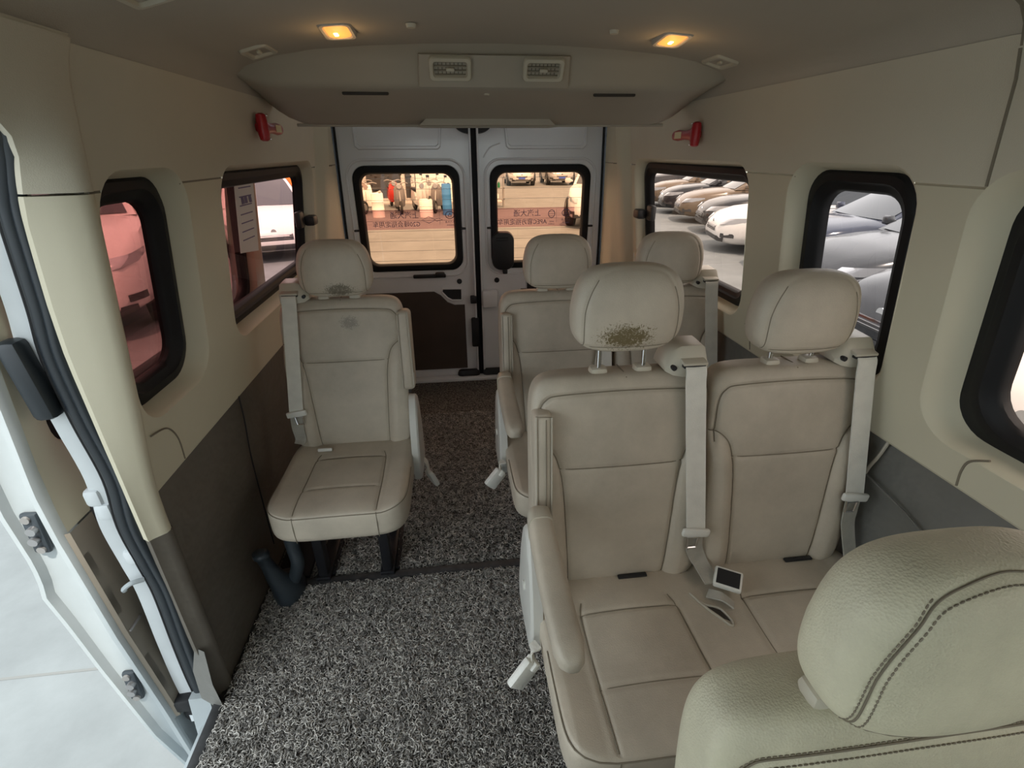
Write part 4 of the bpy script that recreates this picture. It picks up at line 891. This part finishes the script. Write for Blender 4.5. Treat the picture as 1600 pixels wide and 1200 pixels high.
def frame_legs(seat, xs, w, zo=0.0):
    for x in xs:
        MB().box((x, 0.19, 0.16), (0.034, 0.05, 0.30 - 2 * zo), 0.006).box((x, 0.30, 0.022 + zo), (0.05, 0.29, 0.016), 0.004).build('leg', 'black_metal', seat)
        MB().box((x, 0.40, 0.16), (0.034, 0.05, 0.30 - 2 * zo), 0.006).build('leg', 'black_metal', seat)
    MB().box((sum(xs) / len(xs), 0.26, 0.300), (w, 0.36, 0.03), 0.008).build('seat_pan', 'black_metal', seat)

# single seat on the left
S1 = empty('passenger_seat', (-0.545, 1.185, 0), label='single beige leather seat by the left wall with scuffed headrest and folded armrest', cat='seat', group='beige leather passenger seats')
unit(S1, 0, -1, 0.0, 'headrest_scuffed', 'back_scuffed')
cushion(S1, 0, 0.213, [(-0.122, 0.122)])
frame_legs(S1, (-0.13, 0.095), 0.36)
side_cover(S1, 0.222, 1)
# folded-up armrest along the right bolster
Rb = Matrix.Rotation(math.radians(-8.5), 3, 'X'); c0 = back_front(0.18, 0.76)
fa = MB().box((0.212, c0.y + 0.020, 0.765), (0.046, 0.085, 0.285), 0.016, rot=Rb, seg=3).build('armrest', 'seat_leather', S1)
MB().box((0.216, c0.y - 0.02, 0.668), (0.038, 0.030, 0.060), 0.010, rot=Rb).build('hinge_cap', 'plastic_white', fa)
fr = [Vector((0.212, c0.y + 0.020, 0.765)) + Rb @ Vector(v) for v in ((-0.018, -0.0425, -0.135), (-0.018, -0.0425, 0.13), (0.016, -0.0425, 0.138), (0.020, -0.0425, -0.13))]
MB().tube(fr, 0.002, 6).build('rim', 'piping', fa); MB().box((0.205, c0.y + 0.0, 0.618), (0.03, 0.03, 0.03), 0.004, rot=Rb).build('pocket_mouth', 'vent_dark', fa)
hanging_buckle(S1, (0.222, 0.42, 0.34), (0.252, 0.44, 0.25), 1)
# plastic foot cover and kink lever at the wall side
fc = MB().loft([[(-0.255 + rx * math.cos(a) + ox, 0.10 + oy + ry * math.sin(a), z) for a in [2 * math.pi * k / 20 for k in range(20)]] for z, rx, ry, ox, oy in ((0.006, 0.048, 0.07, 0.02, 0.03), (0.02, 0.05, 0.072, 0.02, 0.03), (0.07, 0.044, 0.06, 0.014, 0.02), (0.11, 0.03, 0.032, 0.0, 0.0), (0.17, 0.022, 0.022, -0.010, -0.01), (0.22, 0.020, 0.020, -0.018, -0.018), (0.225, 0.026, 0.026, -0.019, -0.018), (0.238, 0.024, 0.024, -0.02, -0.018), (0.242, 0.014, 0.014, -0.02, -0.018))]).build('foot_cover', 'plastic_dark', S1, angle=60)
MB().tube(smooth_path([(-0.20, 0.14, 0.28), (-0.192, 0.13, 0.20), (-0.185, 0.12, 0.15), (-0.20, 0.12, 0.10), (-0.225, 0.12, 0.05)]), [0.022] * 25, 12).build('foot_bracket', 'plastic_dark', S1)
MB().box((-0.10, 0.36, 0.437), (0.05, 0.01, 0.012), 0.003).build('cover_strap', 'plastic_white', S1)

def double_seat(y, label, up1, up2, h1=None, arm=True, bk=True, tip=0.0):
    o = empty('double_seat', (0.425, y, 0), label=label, cat='seat', group='beige leather passenger seats')
    unit(o, -0.211, 1, up1, h1, low_belt=(0.215, 0.335, 0.455), tongue=0.570, tip=tip); unit(o, 0.200, 1, up2, low_belt=(0.195, 0.36, 0.435), tongue=0.630, sx=0.935)
    cushion(o, 0, 0.424, [(-0.330, -0.092), (0.068, 0.330)])
    frame_legs(o, (-0.28, -0.10, 0.12, 0.30), 0.74)
    side_cover(o, -0.428, -1)
    arm_pocket(o, -0.400, -1)
    if arm: armrest_down(o, -0.418)
    if bk: hanging_buckle(o, (-0.432, 0.275, 0.39), (-0.446, 0.255, 0.362), -1)
    # centre buckle with a dark face, lying at the back of the bench
    R = Matrix.Rotation(math.radians(-32), 3, 'Z') @ Matrix.Rotation(math.radians(22), 3, 'X')
    bu = MB().box((0.042, 0.335, 0.462), (0.064, 0.050, 0.018), 0.005, rot=R).build('centre_buckle', 'plastic_white', o)
    MB().box(Vector((0.042, 0.335, 0.462)) + R @ Vector((0, 0, 0.0088)), (0.052, 0.038, 0.002), 0.0, rot=R).build('buckle_face', 'black', bu, smooth=False)
    MB().ribbon(smooth_path([(-0.01, 0.325, 0.435), (0.012, 0.302, 0.446), (0.035, 0.285, 0.434)]), (0.3, 1, 0), 0.024, 0.002).build('buckle_strap', 'webbing_low', o)
    # wrinkled slot in the bench where the belt goes through
    MB().tube(smooth_path([(-0.05, 0.335, 0.430), (-0.03, 0.30, 0.430), (0.0, 0.285, 0.430), (0.012, 0.25, 0.430), (0.004, 0.238, 0.430), (-0.012, 0.262, 0.430), (-0.03, 0.29, 0.430), (-0.05, 0.335, 0.430)]), 0.0032, 7).build('belt_slot_rim', 'piping', o)
    MB().prism([(-0.045, 0.328), (-0.028, 0.298), (0.0, 0.280), (0.009, 0.250), (-0.010, 0.264), (-0.028, 0.290)], (0.426, 0.4295), 'z').build('belt_slot', 'vent_dark', o)
    for cx in (-0.17, 0.28):
        MB().box((cx, 0.404, 0.4305), (0.075, 0.012, 0.006), 0.002).build('cover_gap', 'black', o)
    return o
SA = double_seat(0.455, 'double beige leather seat with stained raised headrest and lowered armrest beside the front aisle', 0.048, 0.022, 'headrest_stained')
SB = double_seat(1.185, 'double beige leather seat behind the stained one, in front of the rear doors', 0.0, 0.0)

# nearest seat: only the aisle half shows, seen from above
def near_seat():
    o = empty('passenger_seat', (0.425, -0.255, -0.03), label='closest beige seat with coarse grained leather and heavy double stitching, seen from above', cat='seat', group='beige leather passenger seats')
    b, h = unit(o, -0.148, 0, -0.016, 'near_leather', 'near_leather')
    cushion(o, -0.148, 0.213, [(-0.122, 0.122)])
    frame_legs(o, (-0.26, -0.04), 0.36, 0.03)
    side_cover(o, -0.370, -1)
    # bold stitching along both sides of the headrest seam and of the top seam of the back
    def rows(pl, mp, q, offs, par):
        mb = MB()
        for off in offs:
            r = []
            for k, (x, t) in enumerate(q):
                a, b_ = q[max(k - 1, 0)], q[min(k + 1, len(q) - 1)]; tx, tt = b_[0] - a[0], b_[1] - a[1]; l = math.hypot(tx, tt) or 1
                r.append((x - tt / l * off, t + tx / l * off))
            P3 = [Vector(mp(x, t, pl.front(x, t, 0.0006))) for x, t in r]
            acc = 0.0
            for a, b_ in zip(P3, P3[1:]):
                L_ = (b_ - a).length; d = (b_ - a) / max(L_, 1e-6)
                while acc < L_:
                    c = a + d * acc; mb.tube([c - d * 0.0021, c, c + d * 0.0021], [0.0006, 0.0010, 0.0006], 5); acc += 0.0056
                acc -= L_
        mb.build('stitching', 'seam_thread', par, kind='stuff')
    hs = head_seam(); rows(HEAD, head_map, [q for q in hs if q[0] < 0.03 and q[1] < 0.079 and q[0] < -0.02], (0.0042,), h); rows(HEAD, head_map, [q for q in hs if q[0] < 0.09 and not (q[0] > 0 and q[1] < 0.06)], (-0.0052,), h)
    rows(BACK, back_map, [(x, t) for x, t in top_seam() if t > 0.12], (-0.006, 0.006), b)
near_seat()

# ================================================================== OUTSIDE
GZ = -0.58
mat('joint_grey', (0.15, 0.155, 0.15), 0.8)
gr = MB().box((0, 0, -0.1), (160, 160, 0.2)).build('ground', 'concrete', smooth=False, kind='structure'); gr.location = (0, 20, GZ)
for k, y in enumerate((1.55, 5.2, 9.0, 13.0, 17.0, 22.0)):
    MB().box((-2, y - 20, 0.0005), (40, 0.012, 0.002)).build('slab_joint', 'joint_grey', gr, smooth=False)
MB().box((-3.2, -12, 0.0005), (0.012, 40, 0.002)).build('slab_joint', 'joint_grey', gr, smooth=False)

CARS = {}
def car_parts(kind):
    """mesh templates of one body style; length along +x, nose forward"""
    if kind in CARS: return CARS[kind]
    S = dict(sedan=(4.6, 0.88, 1.46, 0.0), suv=(4.5, 0.91, 1.70, 0.14), van=(4.7, 0.92, 1.86, 0.32))[kind]
    L, W, H, lift = S; h = L / 2
    top = [(-h, 0.78 + lift), (-h + 0.12, 0.94 + lift), (-1.5, 1.0 + lift), (-0.6, 0.98 + lift), (0.6, 0.97 + lift), (1.1, 0.94 + lift), (h - 0.6, 0.86 + lift), (h - 0.25, 0.76 + lift * 0.9), (h - 0.06, 0.62 + lift * 0.8), (h, 0.50 + lift * 0.5)]
    wid = [(-h, 0.70), (-h + 0.15, 0.82), (-1.4, W), (1.2, W), (h - 0.55, 0.84), (h - 0.25, 0.74), (h - 0.08, 0.60), (h, 0.46)]
    bot = [(-h, 0.38), (-h + 0.2, 0.24), (h - 0.35, 0.20 + lift * 0.4), (h - 0.05, 0.24 + lift * 0.4), (h, 0.32)]
    xs = sorted(set([-h, -h + 0.05, -h + 0.12, -h + 0.3, -1.8, -1.5, -1.0, -0.4, 0.2, 0.6, 0.9, 1.2, 1.5, h - 0.6, h - 0.42, h - 0.3, h - 0.2, h - 0.12, h - 0.06, h - 0.02, h]))
    loops = []
    for x in xs:
        zt, w, zb = interp(top, x), interp(wid, x), interp(bot, x); m = zb + (zt - zb) * 0.55
        half = [(0.0, zb), (w * 0.80, zb), (w * 0.93, zb + 0.05), (w * 0.985, zb + (m - zb) * 0.5), (w, m), (w * 0.985, m + (zt - m) * 0.45), (w * 0.95, zt - 0.05), (w * 0.86, zt - 0.012), (w * 0.5, zt + 0.018), (0, zt + 0.03)]
        loops.append([(x, y, z) for y, z in half] + [(x, -y, z) for y, z in half[::-1][1:-1]])
    P_ = {'body': MB().loft(loops).mesh('body', True, 50)}
    zb0, zt0 = 0.95 + lift, H
    xf = lambda s: 0.98 - 1.05 * s + 0.12 * s * s * s; xr = lambda s: (-1.78 + 0.72 * s) if kind == 'sedan' else (-2.05 + 0.30 * s)
    hw = lambda s: (W - 0.06) - 0.20 * s
    zz = lambda s: zb0 + (zt0 - zb0) * (1 - (1 - s) ** 1.25 * 1.0)
    def ringp(s):
        a, b, w, z = xf(s), xr(s), hw(s), zz(s); pts = []
        for k in range(9): y = -1 + 2 * k / 8; pts.append((a - 0.10 * y * y, w * y * 0.97, z))
        for k in range(1, 8): pts.append((a - 0.10 + (b + 0.06 - a + 0.10) * k / 8, w, z))
        for k in range(9): y = 1 - 2 * k / 8; pts.append((b + 0.06 * y * y, w * y * 0.97, z))
        for k in range(1, 8): pts.append((b + 0.06 + (a - 0.10 - b - 0.06) * k / 8, -w, z))
        return pts
    rings = [ringp(s / 8) for s in range(9)]
    last = [(x * 0.86 - 0.05, y * 0.8, H + 0.035) for x, y, z in rings[-1]]
    P_['roof'] = MB().loft(rings + [last]).mesh('roof', True, 60)
    def patch(fn, nu=8, nv=6, th=0.006):
        v = [fn(i / nu, j / nv) for j in range(nv + 1) for i in range(nu + 1)]
        return MB().add(v, [(j * (nu + 1) + i, j * (nu + 1) + i + 1, (j + 1) * (nu + 1) + i + 1, (j + 1) * (nu + 1) + i) for j in range(nv) for i in range(nu)])
    def front(u, v): s = 0.03 + 0.9 * v; y = (-1 + 2 * u) * 0.90; return (xf(s) - 0.10 * y * y + 0.012, hw(s) * y * 0.97, zz(s) + 0.008)
    def rear(u, v): s = 0.10 + 0.8 * v; y = (-1 + 2 * u) * 0.88; return (xr(s) + 0.06 * y * y - 0.012, hw(s) * y * 0.97, zz(s) + 0.006)
    P_['windshield'] = patch(front).mesh('w'); P_['rear_window'] = patch(rear).mesh('w')
    P_['side'] = []
    for sd in (-1, 1):
        for a0, a1 in ((0.10, 0.50), (0.53, 0.90)):
            def side(u, v, sd=sd, a0=a0, a1=a1):
                s = 0.10 + 0.78 * v; f_, r_ = xf(s) - 0.12, xr(s) + 0.10; return (f_ + (r_ - f_) * (a0 + (a1 - a0) * u), sd * (hw(s) + 0.008), zz(s))
            P_['side'].append(patch(side, 6, 4).mesh('w'))
    P_['wheel'] = []
    for wx in (1.38, -1.32):
        for sd in (-1, 1):
            r = 0.32 + lift * 0.3; t = MB()
            prof = [(0.60, r * 0.6), (0.62, r * 0.97), (0.68, r), (0.80, r), (0.86, r * 0.96), (0.872, r * 0.72), (0.85, r * 0.66)]
            t.loft([[(wx + rr * math.cos(a), sd * (y + W - 0.87), r + rr * math.sin(a)) for a in [2 * math.pi * k / 28 for k in range(28)]] for y, rr in prof])
            rim = MB(); yy = sd * (0.845 + W - 0.87)
            rim.loft([[(wx + rr * math.cos(a), yy + sd * o, r + rr * math.sin(a)) for a in [2 * math.pi * k / 28 for k in range(28)]] for rr, o in ((r * 0.66, 0), (r * 0.62, 0.015), (r * 0.60, 0.0))], False, False)
            for k in range(5):
                a = 2 * math.pi * k / 5; rim.box((wx + r * 0.32 * math.cos(a), yy + sd * 0.006, r + r * 0.32 * math.sin(a)), (r * 0.62, 0.02, 0.06), 0.008, rot=Matrix.Rotation(-a, 3, 'Y'))
            rim.cyl((wx, yy - 0.01, r), (wx, yy + sd * 0.02, r), 0.05)
            arch = MB().tube([(wx + (r + 0.045) * math.cos(a), sd * (W - 0.012), r + (r + 0.045) * math.sin(a)) for a in [math.pi * k / 16 - 0.15 for k in range(18)]], 0.03, 6)
            P_['wheel'].append((t.mesh('t'), rim.mesh('r'), arch.mesh('a')))
    def on_nose(u, z, off=0.006):
        """point on the nose: u lateral -1..1; walk back from the front until the body is that wide"""
        y = u * 0.80
        for k in range(200):
            x = h + 0.02 - k * 0.005
            w, zt, zb = interp(wid, x), interp(top, x), interp(bot, x)
            if x <= h and w * 0.985 >= abs(y) and zb <= z <= zt: return (x + off, y, z)
        return (h - 0.3, y, z)
    def nose_patch(u0, u1, z0, z1, n=8, taper=0.0):
        return patch(lambda u, v: on_nose(u0 + (u1 - u0) * u, z0 + (z1 - z0) * v + taper * u), n, 4).mesh('w')
    lz = lift * 0.8
    P_['grille'] = nose_patch(-0.42, 0.42, 0.44 + lz * .6, 0.56 + lz * .6); P_['lower_grille'] = nose_patch(-0.78, 0.78, 0.25 + lz * .3, 0.36 + lz * .3)
    P_['head'] = [nose_patch(s * 0.62, s * 1.04, 0.58 + lz, 0.69 + lz, 8, 0.05) for s in (-1, 1)]
    P_['fog'] = [nose_patch(s * 0.70, s * 0.93, 0.34 + lz * .5, 0.42 + lz * .5, 5) for s in (-1, 1)]
    P_['bars'] = [MB().tube([on_nose(-0.42 + 0.84 * k / 8, z + lz * .6, 0.012) for k in range(9)], 0.006, 5).mesh('b') for z in (0.465, 0.50, 0.535)]
    P_['plate'] = MB().box((on_nose(0, 0.40 + lz * .6)[0] + 0.012, 0, 0.40 + lz * .6), (0.012, 0.42, 0.10), 0.004).mesh('p')
    P_['badge'] = MB().cyl((on_nose(0, 0.60 + lz * .5)[0] - 0.02, 0, 0.60 + lz * .5), (on_nose(0, 0.60 + lz * .5)[0] + 0.016, 0, 0.60 + lz * .5), 0.05).mesh('p')
    P_['mirror'] = [MB().loft([[(0.62 + a * k, s * (W - 0.03 + o), 1.04 + lift + c * k) for a, c in rrect(-0.05, 0.05, -0.06, 0.07, 0.03, 3)] for o, k in ((0, 0.3), (0.06, 0.6), (0.09, 1.0), (0.20, 0.95), (0.23, 0.6))]).mesh('m') for s in (-1, 1)]
    P_['tail'] = [MB().box((-h + 0.07, s * 0.66, 0.84 + lift), (0.12, 0.26, 0.14), 0.03).mesh('t') for s in (-1, 1)]
    P_['L'] = L
    CARS[kind] = P_; return P_
def car(kind, nose, heading, paint, label, group='cars parked around the van', plate=False):
    """nose = ground point below the front bumper, heading in degrees"""
    P_ = car_parts(kind); a = math.radians(heading); L = P_['L']
    o = empty('car', (nose[0] - math.cos(a) * L / 2, nose[1] - math.sin(a) * L / 2, GZ), a, label=label, cat='car', group=group)
    def part(n, me, m, par=o):
        x = bpy.data.objects.new(n, me if len(me.materials) == 0 or me.materials[0] == M[m] else me.copy()); COL.objects.link(x); x.parent = par
        if len(x.data.materials) == 0: x.data.materials.append(M[m])
        elif x.data.materials[0] != M[m]: x.data.materials[0] = M[m]
        return x
    bd = part('body', P_['body'], paint); part('roof', P_['roof'], paint); part('windshield', P_['windshield'], 'car_glass'); part('rear_window', P_['rear_window'], 'car_glass')
    for m in P_['side']: part('side_window', m, 'car_glass')
    for t, r, ar in P_['wheel']:
        w = part('wheel', t, 'tyre'); part('rim', r, 'rim', w); part('wheel_arch', ar, 'black', bd)
    gl = part('grille', P_['grille'], 'grille'); part('lower_grille', P_['lower_grille'], 'grille'); part('plate', P_['plate'], 'plate_blue') if plate else None; part('badge', P_['badge'], 'chrome')
    for b in P_['bars']: part('bar', b, 'chrome', gl)
    for m in P_['head']: part('headlamp', m, 'headlamp')
    for m in P_['fog']: part('fog_lamp', m, 'grille')
    for m in P_['mirror']: part('mirror', m, paint)
    for m in P_['tail']: part('tail_lamp', m, 'car_red')
    return o
# row along the right side, noses towards the van
car('suv', (2.85, 1.95), 178, 'car_white', 'white car with big grille outside the front right window')
car('sedan', (3.75, 3.95), 176, 'car_black', 'glossy black car with clear headlamp outside the narrow right window')
car('sedan', (4.45, 5.95), 174, 'car_grey', 'dark grey car between the black car and the dark blue one')
car('sedan', (5.3, 8.1), 172, 'car_blue', 'dark blue car next to the white sedan')
car('sedan', (5.5, 10.5), 166, 'car_white', 'white sedan with dark fog lamp seen through the rear right side window')
car('sedan', (6.4, 12.9), 166, 'car_black', 'black sedan directly behind the white sedan in the right row')
car('sedan', (6.8, 15.2), 166, 'car_gold', 'bronze sedan further along the right row')
car('sedan', (7.2, 17.5), 166, 'car_black', 'black car between two bronze cars in the right row')
car('sedan', (7.6, 19.9), 166, 'car_gold', 'last bronze car before the grey one in the right row')
car('suv', (8.2, 22.6), 166, 'car_grey', 'dark grey car at the far end of the right row')
car('suv', (10.5, 27.0), 170, 'car_gold', 'tall bronze car standing alone beyond the right row')
# left side
car('van', (-4.25, 5.50), -62, 'car_white', 'white car close outside the left window by the sliding door')
car('sedan', (-3.55, 10.2), -68, 'car_white', 'white sedan with black grille beyond the sliding door glass')
# behind the van
car('suv', (4.4, 32.6), -92, 'car_white', 'white car parked far behind the van across the yard', plate=True)
car('suv', (7.0, 32.8), -92, 'car_silver', 'silver car parked far behind the van across the yard', plate=True)
car('suv', (3.75, 13.6), -112, 'car_white', 'white car standing behind the van at the right rear door glass')

# workshop front behind the van
wb = empty('workshop_building', (-2.4, 22.6, GZ), label='pale workshop front with pillars and dark doorway behind the van', cat='building')
MB().box((0.0, 2.2, 2.0), (9.0, 0.3, 4.0)).build('back_wall', 'shade_dark', wb, smooth=False)
for x, w in ((-4.0, 1.6), (-2.1, 1.4)): MB().box((x, 0.0, 2.0), (w, 0.25, 4.0), 0.02).build('wall', 'wall_grey', wb)
for x in (-1.25, 0.35, 0.75): MB().box((x, -0.1, 2.0), (0.16, 0.25, 4.0), 0.02).build('pillar', 'wall_pale', wb)
MB().box((2.5, 0.3, 2.0), (3.2, 0.2, 4.0)).build('wall', 'wall_white', wb, smooth=False) if 'wall_white' in M else None
mat('wall_white', (0.85, 0.84, 0.82), 0.8); MB().box((2.45, 0.3, 2.0), (3.2, 0.2, 4.0)).build('wall', 'wall_white', wb, smooth=False)
for k in range(8): MB().box((-4.0, -0.14, 0.25 + k * 0.45), (1.55, 0.03, 0.03)).build('shutter_rib', 'shade_dark', wb, smooth=False)
MB().box((0.0, 1.0, 0.02), (9.0, 3.0, 0.06)).build('threshold', 'wall_grey', wb, smooth=False)
def wheel(mb, c, r, w):
    mb.tube([(c[0] + r * math.cos(a), c[1], c[2] + r * math.sin(a)) for a in [2 * math.pi * k / 20 for k in range(20)]], w, 8, True)
def scooter(x, y, rz, paint, label):
    o = empty('scooter', (x, y, GZ), rz, label=label, cat='scooter', group='scooters outside the workshop')
    for wx in (-0.58, 0.58):
        mb = MB(); wheel(mb, (wx, 0, 0.22), 0.18, 0.045); w = mb.build('wheel', 'tyre', o); MB().cyl((wx, -0.05, 0.22), (wx, 0.05, 0.22), 0.10).build('hub', 'rim', w)
    MB().loft([[(xx, yw * a, z0 + (z1 - z0) * b) for a, b in ((-1, 0.1), (-0.8, 1), (0.8, 1), (1, 0.1), (0.6, 0), (-0.6, 0))] for xx, yw, z0, z1 in ((-0.75, 0.08, 0.50, 0.62), (-0.5, 0.16, 0.36, 0.72), (-0.15, 0.17, 0.26, 0.66), (0.0, 0.14, 0.22, 0.36), (0.28, 0.14, 0.22, 0.32))]).build('tail_body', paint, o)
    MB().loft([[(xx + dx, yw * a, z) for a, dx in ((-1, -0.03), (-0.6, 0.06), (0.6, 0.06), (1, -0.03))] for xx, yw, z in ((0.30, 0.16, 0.24), (0.36, 0.20, 0.5), (0.30, 0.19, 0.78), (0.24, 0.12, 0.95))]).build('leg_shield', paint, o)
    MB().box((-0.38, 0, 0.76), (0.62, 0.26, 0.09), 0.04).build('seat', 'black', o)
    MB().tube(smooth_path([(0.12, -0.32, 0.98), (0.22, -0.2, 1.02), (0.25, 0, 0.98), (0.22, 0.2, 1.02), (0.12, 0.32, 0.98)]), 0.018, 8).tube([(0.25, 0, 0.98), (0.5, 0, 0.35), (0.58, 0, 0.22)], 0.025, 8).build('handlebar', 'steel', o)
    MB().loft([[(0.28 + dx, r * math.cos(a), 0.90 + r * math.sin(a)) for a in [2 * math.pi * k / 14 for k in range(14)]] for dx, r in ((0, 0.05), (0.06, 0.09), (0.10, 0.08))]).build('headlamp', 'headlamp', o)
    for s in (-1, 1): MB().tube([(0.16, s * 0.26, 1.0), (0.12, s * 0.3, 1.18)], 0.008, 6).box((0.11, s * 0.32, 1.2), (0.03, 0.11, 0.08), 0.02).build('mirror', 'black', o)
scooter(-2.95, 19.2, -1.9, 'bucket_white', 'white scooter standing outside the workshop by the red awning')
scooter(-1.95, 19.0, -1.4, 'scooter_grey', 'dark scooter outside the workshop doorway')
scooter(-1.25, 19.3, -1.2, 'car_white', 'white scooter parked between two dark scooters')
scooter(-0.55, 19.1, -1.8, 'scooter_grey', 'dark scooter next to the blue drum')
scooter(0.25, 19.5, -1.5, 'car_gold', 'brown scooter next to the green drum')
scooter(-3.4, 21.0, -1.7, 'scooter_grey', 'dark scooter in the back rank by the grey shutter')
scooter(-2.35, 20.9, -1.3, 'car_red', 'red scooter in the back rank before the doorway')
scooter(-0.9, 21.1, -1.6, 'car_white', 'white scooter in the back rank between the door pillars')
def drum(x, y, r, h, m, label, nm='drum'):
    o = empty(nm, (x, y, GZ), label=label, cat=nm.split('_')[-1])
    MB().loft([[(rr * math.cos(a), rr * math.sin(a), z) for a in [2 * math.pi * k / 24 for k in range(24)]] for z, rr in ((0, r), (h * 0.31, r), (h * 0.33, r * 1.04), (h * 0.35, r), (h * 0.64, r), (h * 0.66, r * 1.04), (h * 0.68, r), (h * 0.98, r), (h, r * 0.97))]).build('shell', m, o)
    MB().cyl((0, 0, h - 0.01), (0, 0, h + 0.012), r * 0.9).build('lid', m, o); MB().cyl((r * 0.5, 0, h), (r * 0.5, 0, h + 0.03), 0.04).build('bung', 'black', o)
drum(-0.25, 18.0, 0.16, 1.0, 'drum_blue', 'tall blue drum standing among the scooters')
drum(0.55, 18.2, 0.22, 0.95, 'drum_green', 'green drum beside the bright workshop wall')
drum(-3.35, 17.6, 0.2, 0.7, 'bucket_white', 'white bucket by the red awning', 'bucket'); drum(-2.55, 17.7, 0.2, 0.75, 'bucket_white', 'white bucket in front of the dark doorway', 'bucket')
drum(-0.95, 17.5, 0.22, 0.55, 'bucket_white', 'low white bucket between the scooters and blue drum', 'bucket')
ra = empty('red_awning', (-3.3, 15.2, GZ), label='red cloth screen hanging on a slanted post beside the workshop', cat='awning')
MB().loft([[(-0.9, 0, 1.9), (-0.15, 0.0, 1.7), (0.42, 0.02, 0.05), (-0.9, 0, 0.05)], [(-0.9, 0.04, 1.9), (-0.15, 0.04, 1.7), (0.42, 0.06, 0.05), (-0.9, 0.04, 0.05)]]).build('cloth', 'red_cloth', ra)
MB().tube([(-0.14, -0.03, 1.75), (0.44, -0.01, 0.0)], 0.025, 8).build('post', 'steel', ra)
rk = empty('tool_rack', (1.25, 20.3, GZ), label='cluttered steel tool rack with coloured cans by the workshop wall', cat='rack')
for x in (-0.7, 0.7):
    for y in (-0.2, 0.2): MB().box((x, y, 0.7), (0.04, 0.04, 1.4)).build('upright', 'steel', rk, smooth=False)
for z in (0.3, 0.7, 1.1): MB().box((0, 0, z), (1.44, 0.44, 0.03)).build('shelf', 'steel', rk, smooth=False)
for k in range(18):
    z = (0.315, 0.715, 1.115)[k % 3]; x = -0.6 + 1.2 * ((k * 7) % 18) / 17; hh = 0.16 + 0.1 * random.random()
    c = MB().cyl((0, 0, 0), (0, 0, hh), 0.05).cyl((0, 0, hh), (0, 0, hh + 0.04), 0.02).build('can', ('yellow', 'drum_blue', 'red_cloth', 'bucket_white', 'drum_green', 'steel')[k % 6], None, label='small %s can on the %s shelf of the tool rack' % (('yellow', 'blue', 'red', 'white', 'green', 'steel')[k % 6], ('bottom', 'middle', 'top')[k % 3]), cat='can', group='cans on the tool rack')
    c.location = (1.25 + x, 20.3 + (-0.08 if k % 2 else 0.08), GZ + z + 0.001)
# left yard: orange machine, grey shed wall with shaggy pale trunk
om = empty('orange_machine', (-5.6, 16.9, GZ), -1.3, label='orange loader with rounded cab beyond the left side window', cat='machine')
MB().loft([[(x, y * k, z) for x, y in rrect(-1.6, 1.6, -0.9, 0.9, 0.25, 4)] for z, k in ((0.45, 0.95), (0.6, 1.0), (1.25, 1.0), (1.4, 0.9))]).build('body', 'orange', om)
MB().loft([[(x * k - 0.4, y * k, z) for x, y in rrect(-0.8, 0.8, -0.75, 0.75, 0.15, 4)] for z, k in ((1.4, 1.0), (2.3, 0.9), (2.4, 0.8))]).build('cab', 'orange', om)
for x in (-1.0, 1.0):
    for y in (-0.85, 0.85):
        mb = MB(); wheel(mb, (x, y, 0.45), 0.30, 0.15); mb.build('wheel', 'tyre', om)
shed = empty('shed', (-11.2, 24.0, GZ), label='grey corrugated shed wall beyond the orange machine', cat='building')
for k in range(16): MB().box((-4 + k * 0.5, 0, 1.75), (0.48, 0.12 + 0.04 * (k % 2), 3.5), 0.01).build('panel', 'wall_grey', shed)
tr = empty('tree', (-6.0, 19.5, GZ), label='pale shaggy tree trunk between the shed and orange machine', cat='tree')
loops = []
for k in range(14):
    z = k * 0.22; loops.append([((0.26 - 0.006 * k + random.uniform(-0.04, 0.04)) * math.cos(a), (0.26 - 0.006 * k + random.uniform(-0.04, 0.04)) * math.sin(a), z) for a in [2 * math.pi * j / 16 for j in range(16)]])
MB().loft(loops).build('trunk', 'wall_pale', tr, angle=80)
lf = MB()
for k in range(420):
    z = random.uniform(0.5, 2.9); a = random.uniform(0, 6.28); r = 0.22; p = Vector((r * math.cos(a), r * math.sin(a), z)); d = Vector((math.cos(a), math.sin(a), random.uniform(-0.8, 0.2))).normalized() * random.uniform(0.15, 0.32)
    t = Vector((-math.sin(a), math.cos(a), 0)) * 0.02; lf.add([p - t, p + t, p + d + Vector((0, 0, 0.004)), p + t * 0.3 + Vector((0, 0, 0.02))], [(0, 1, 2), (0, 3, 2), (1, 3, 2)])
lf.build('fibres', 'wall_pale', tr, smooth=False, kind='stuff')
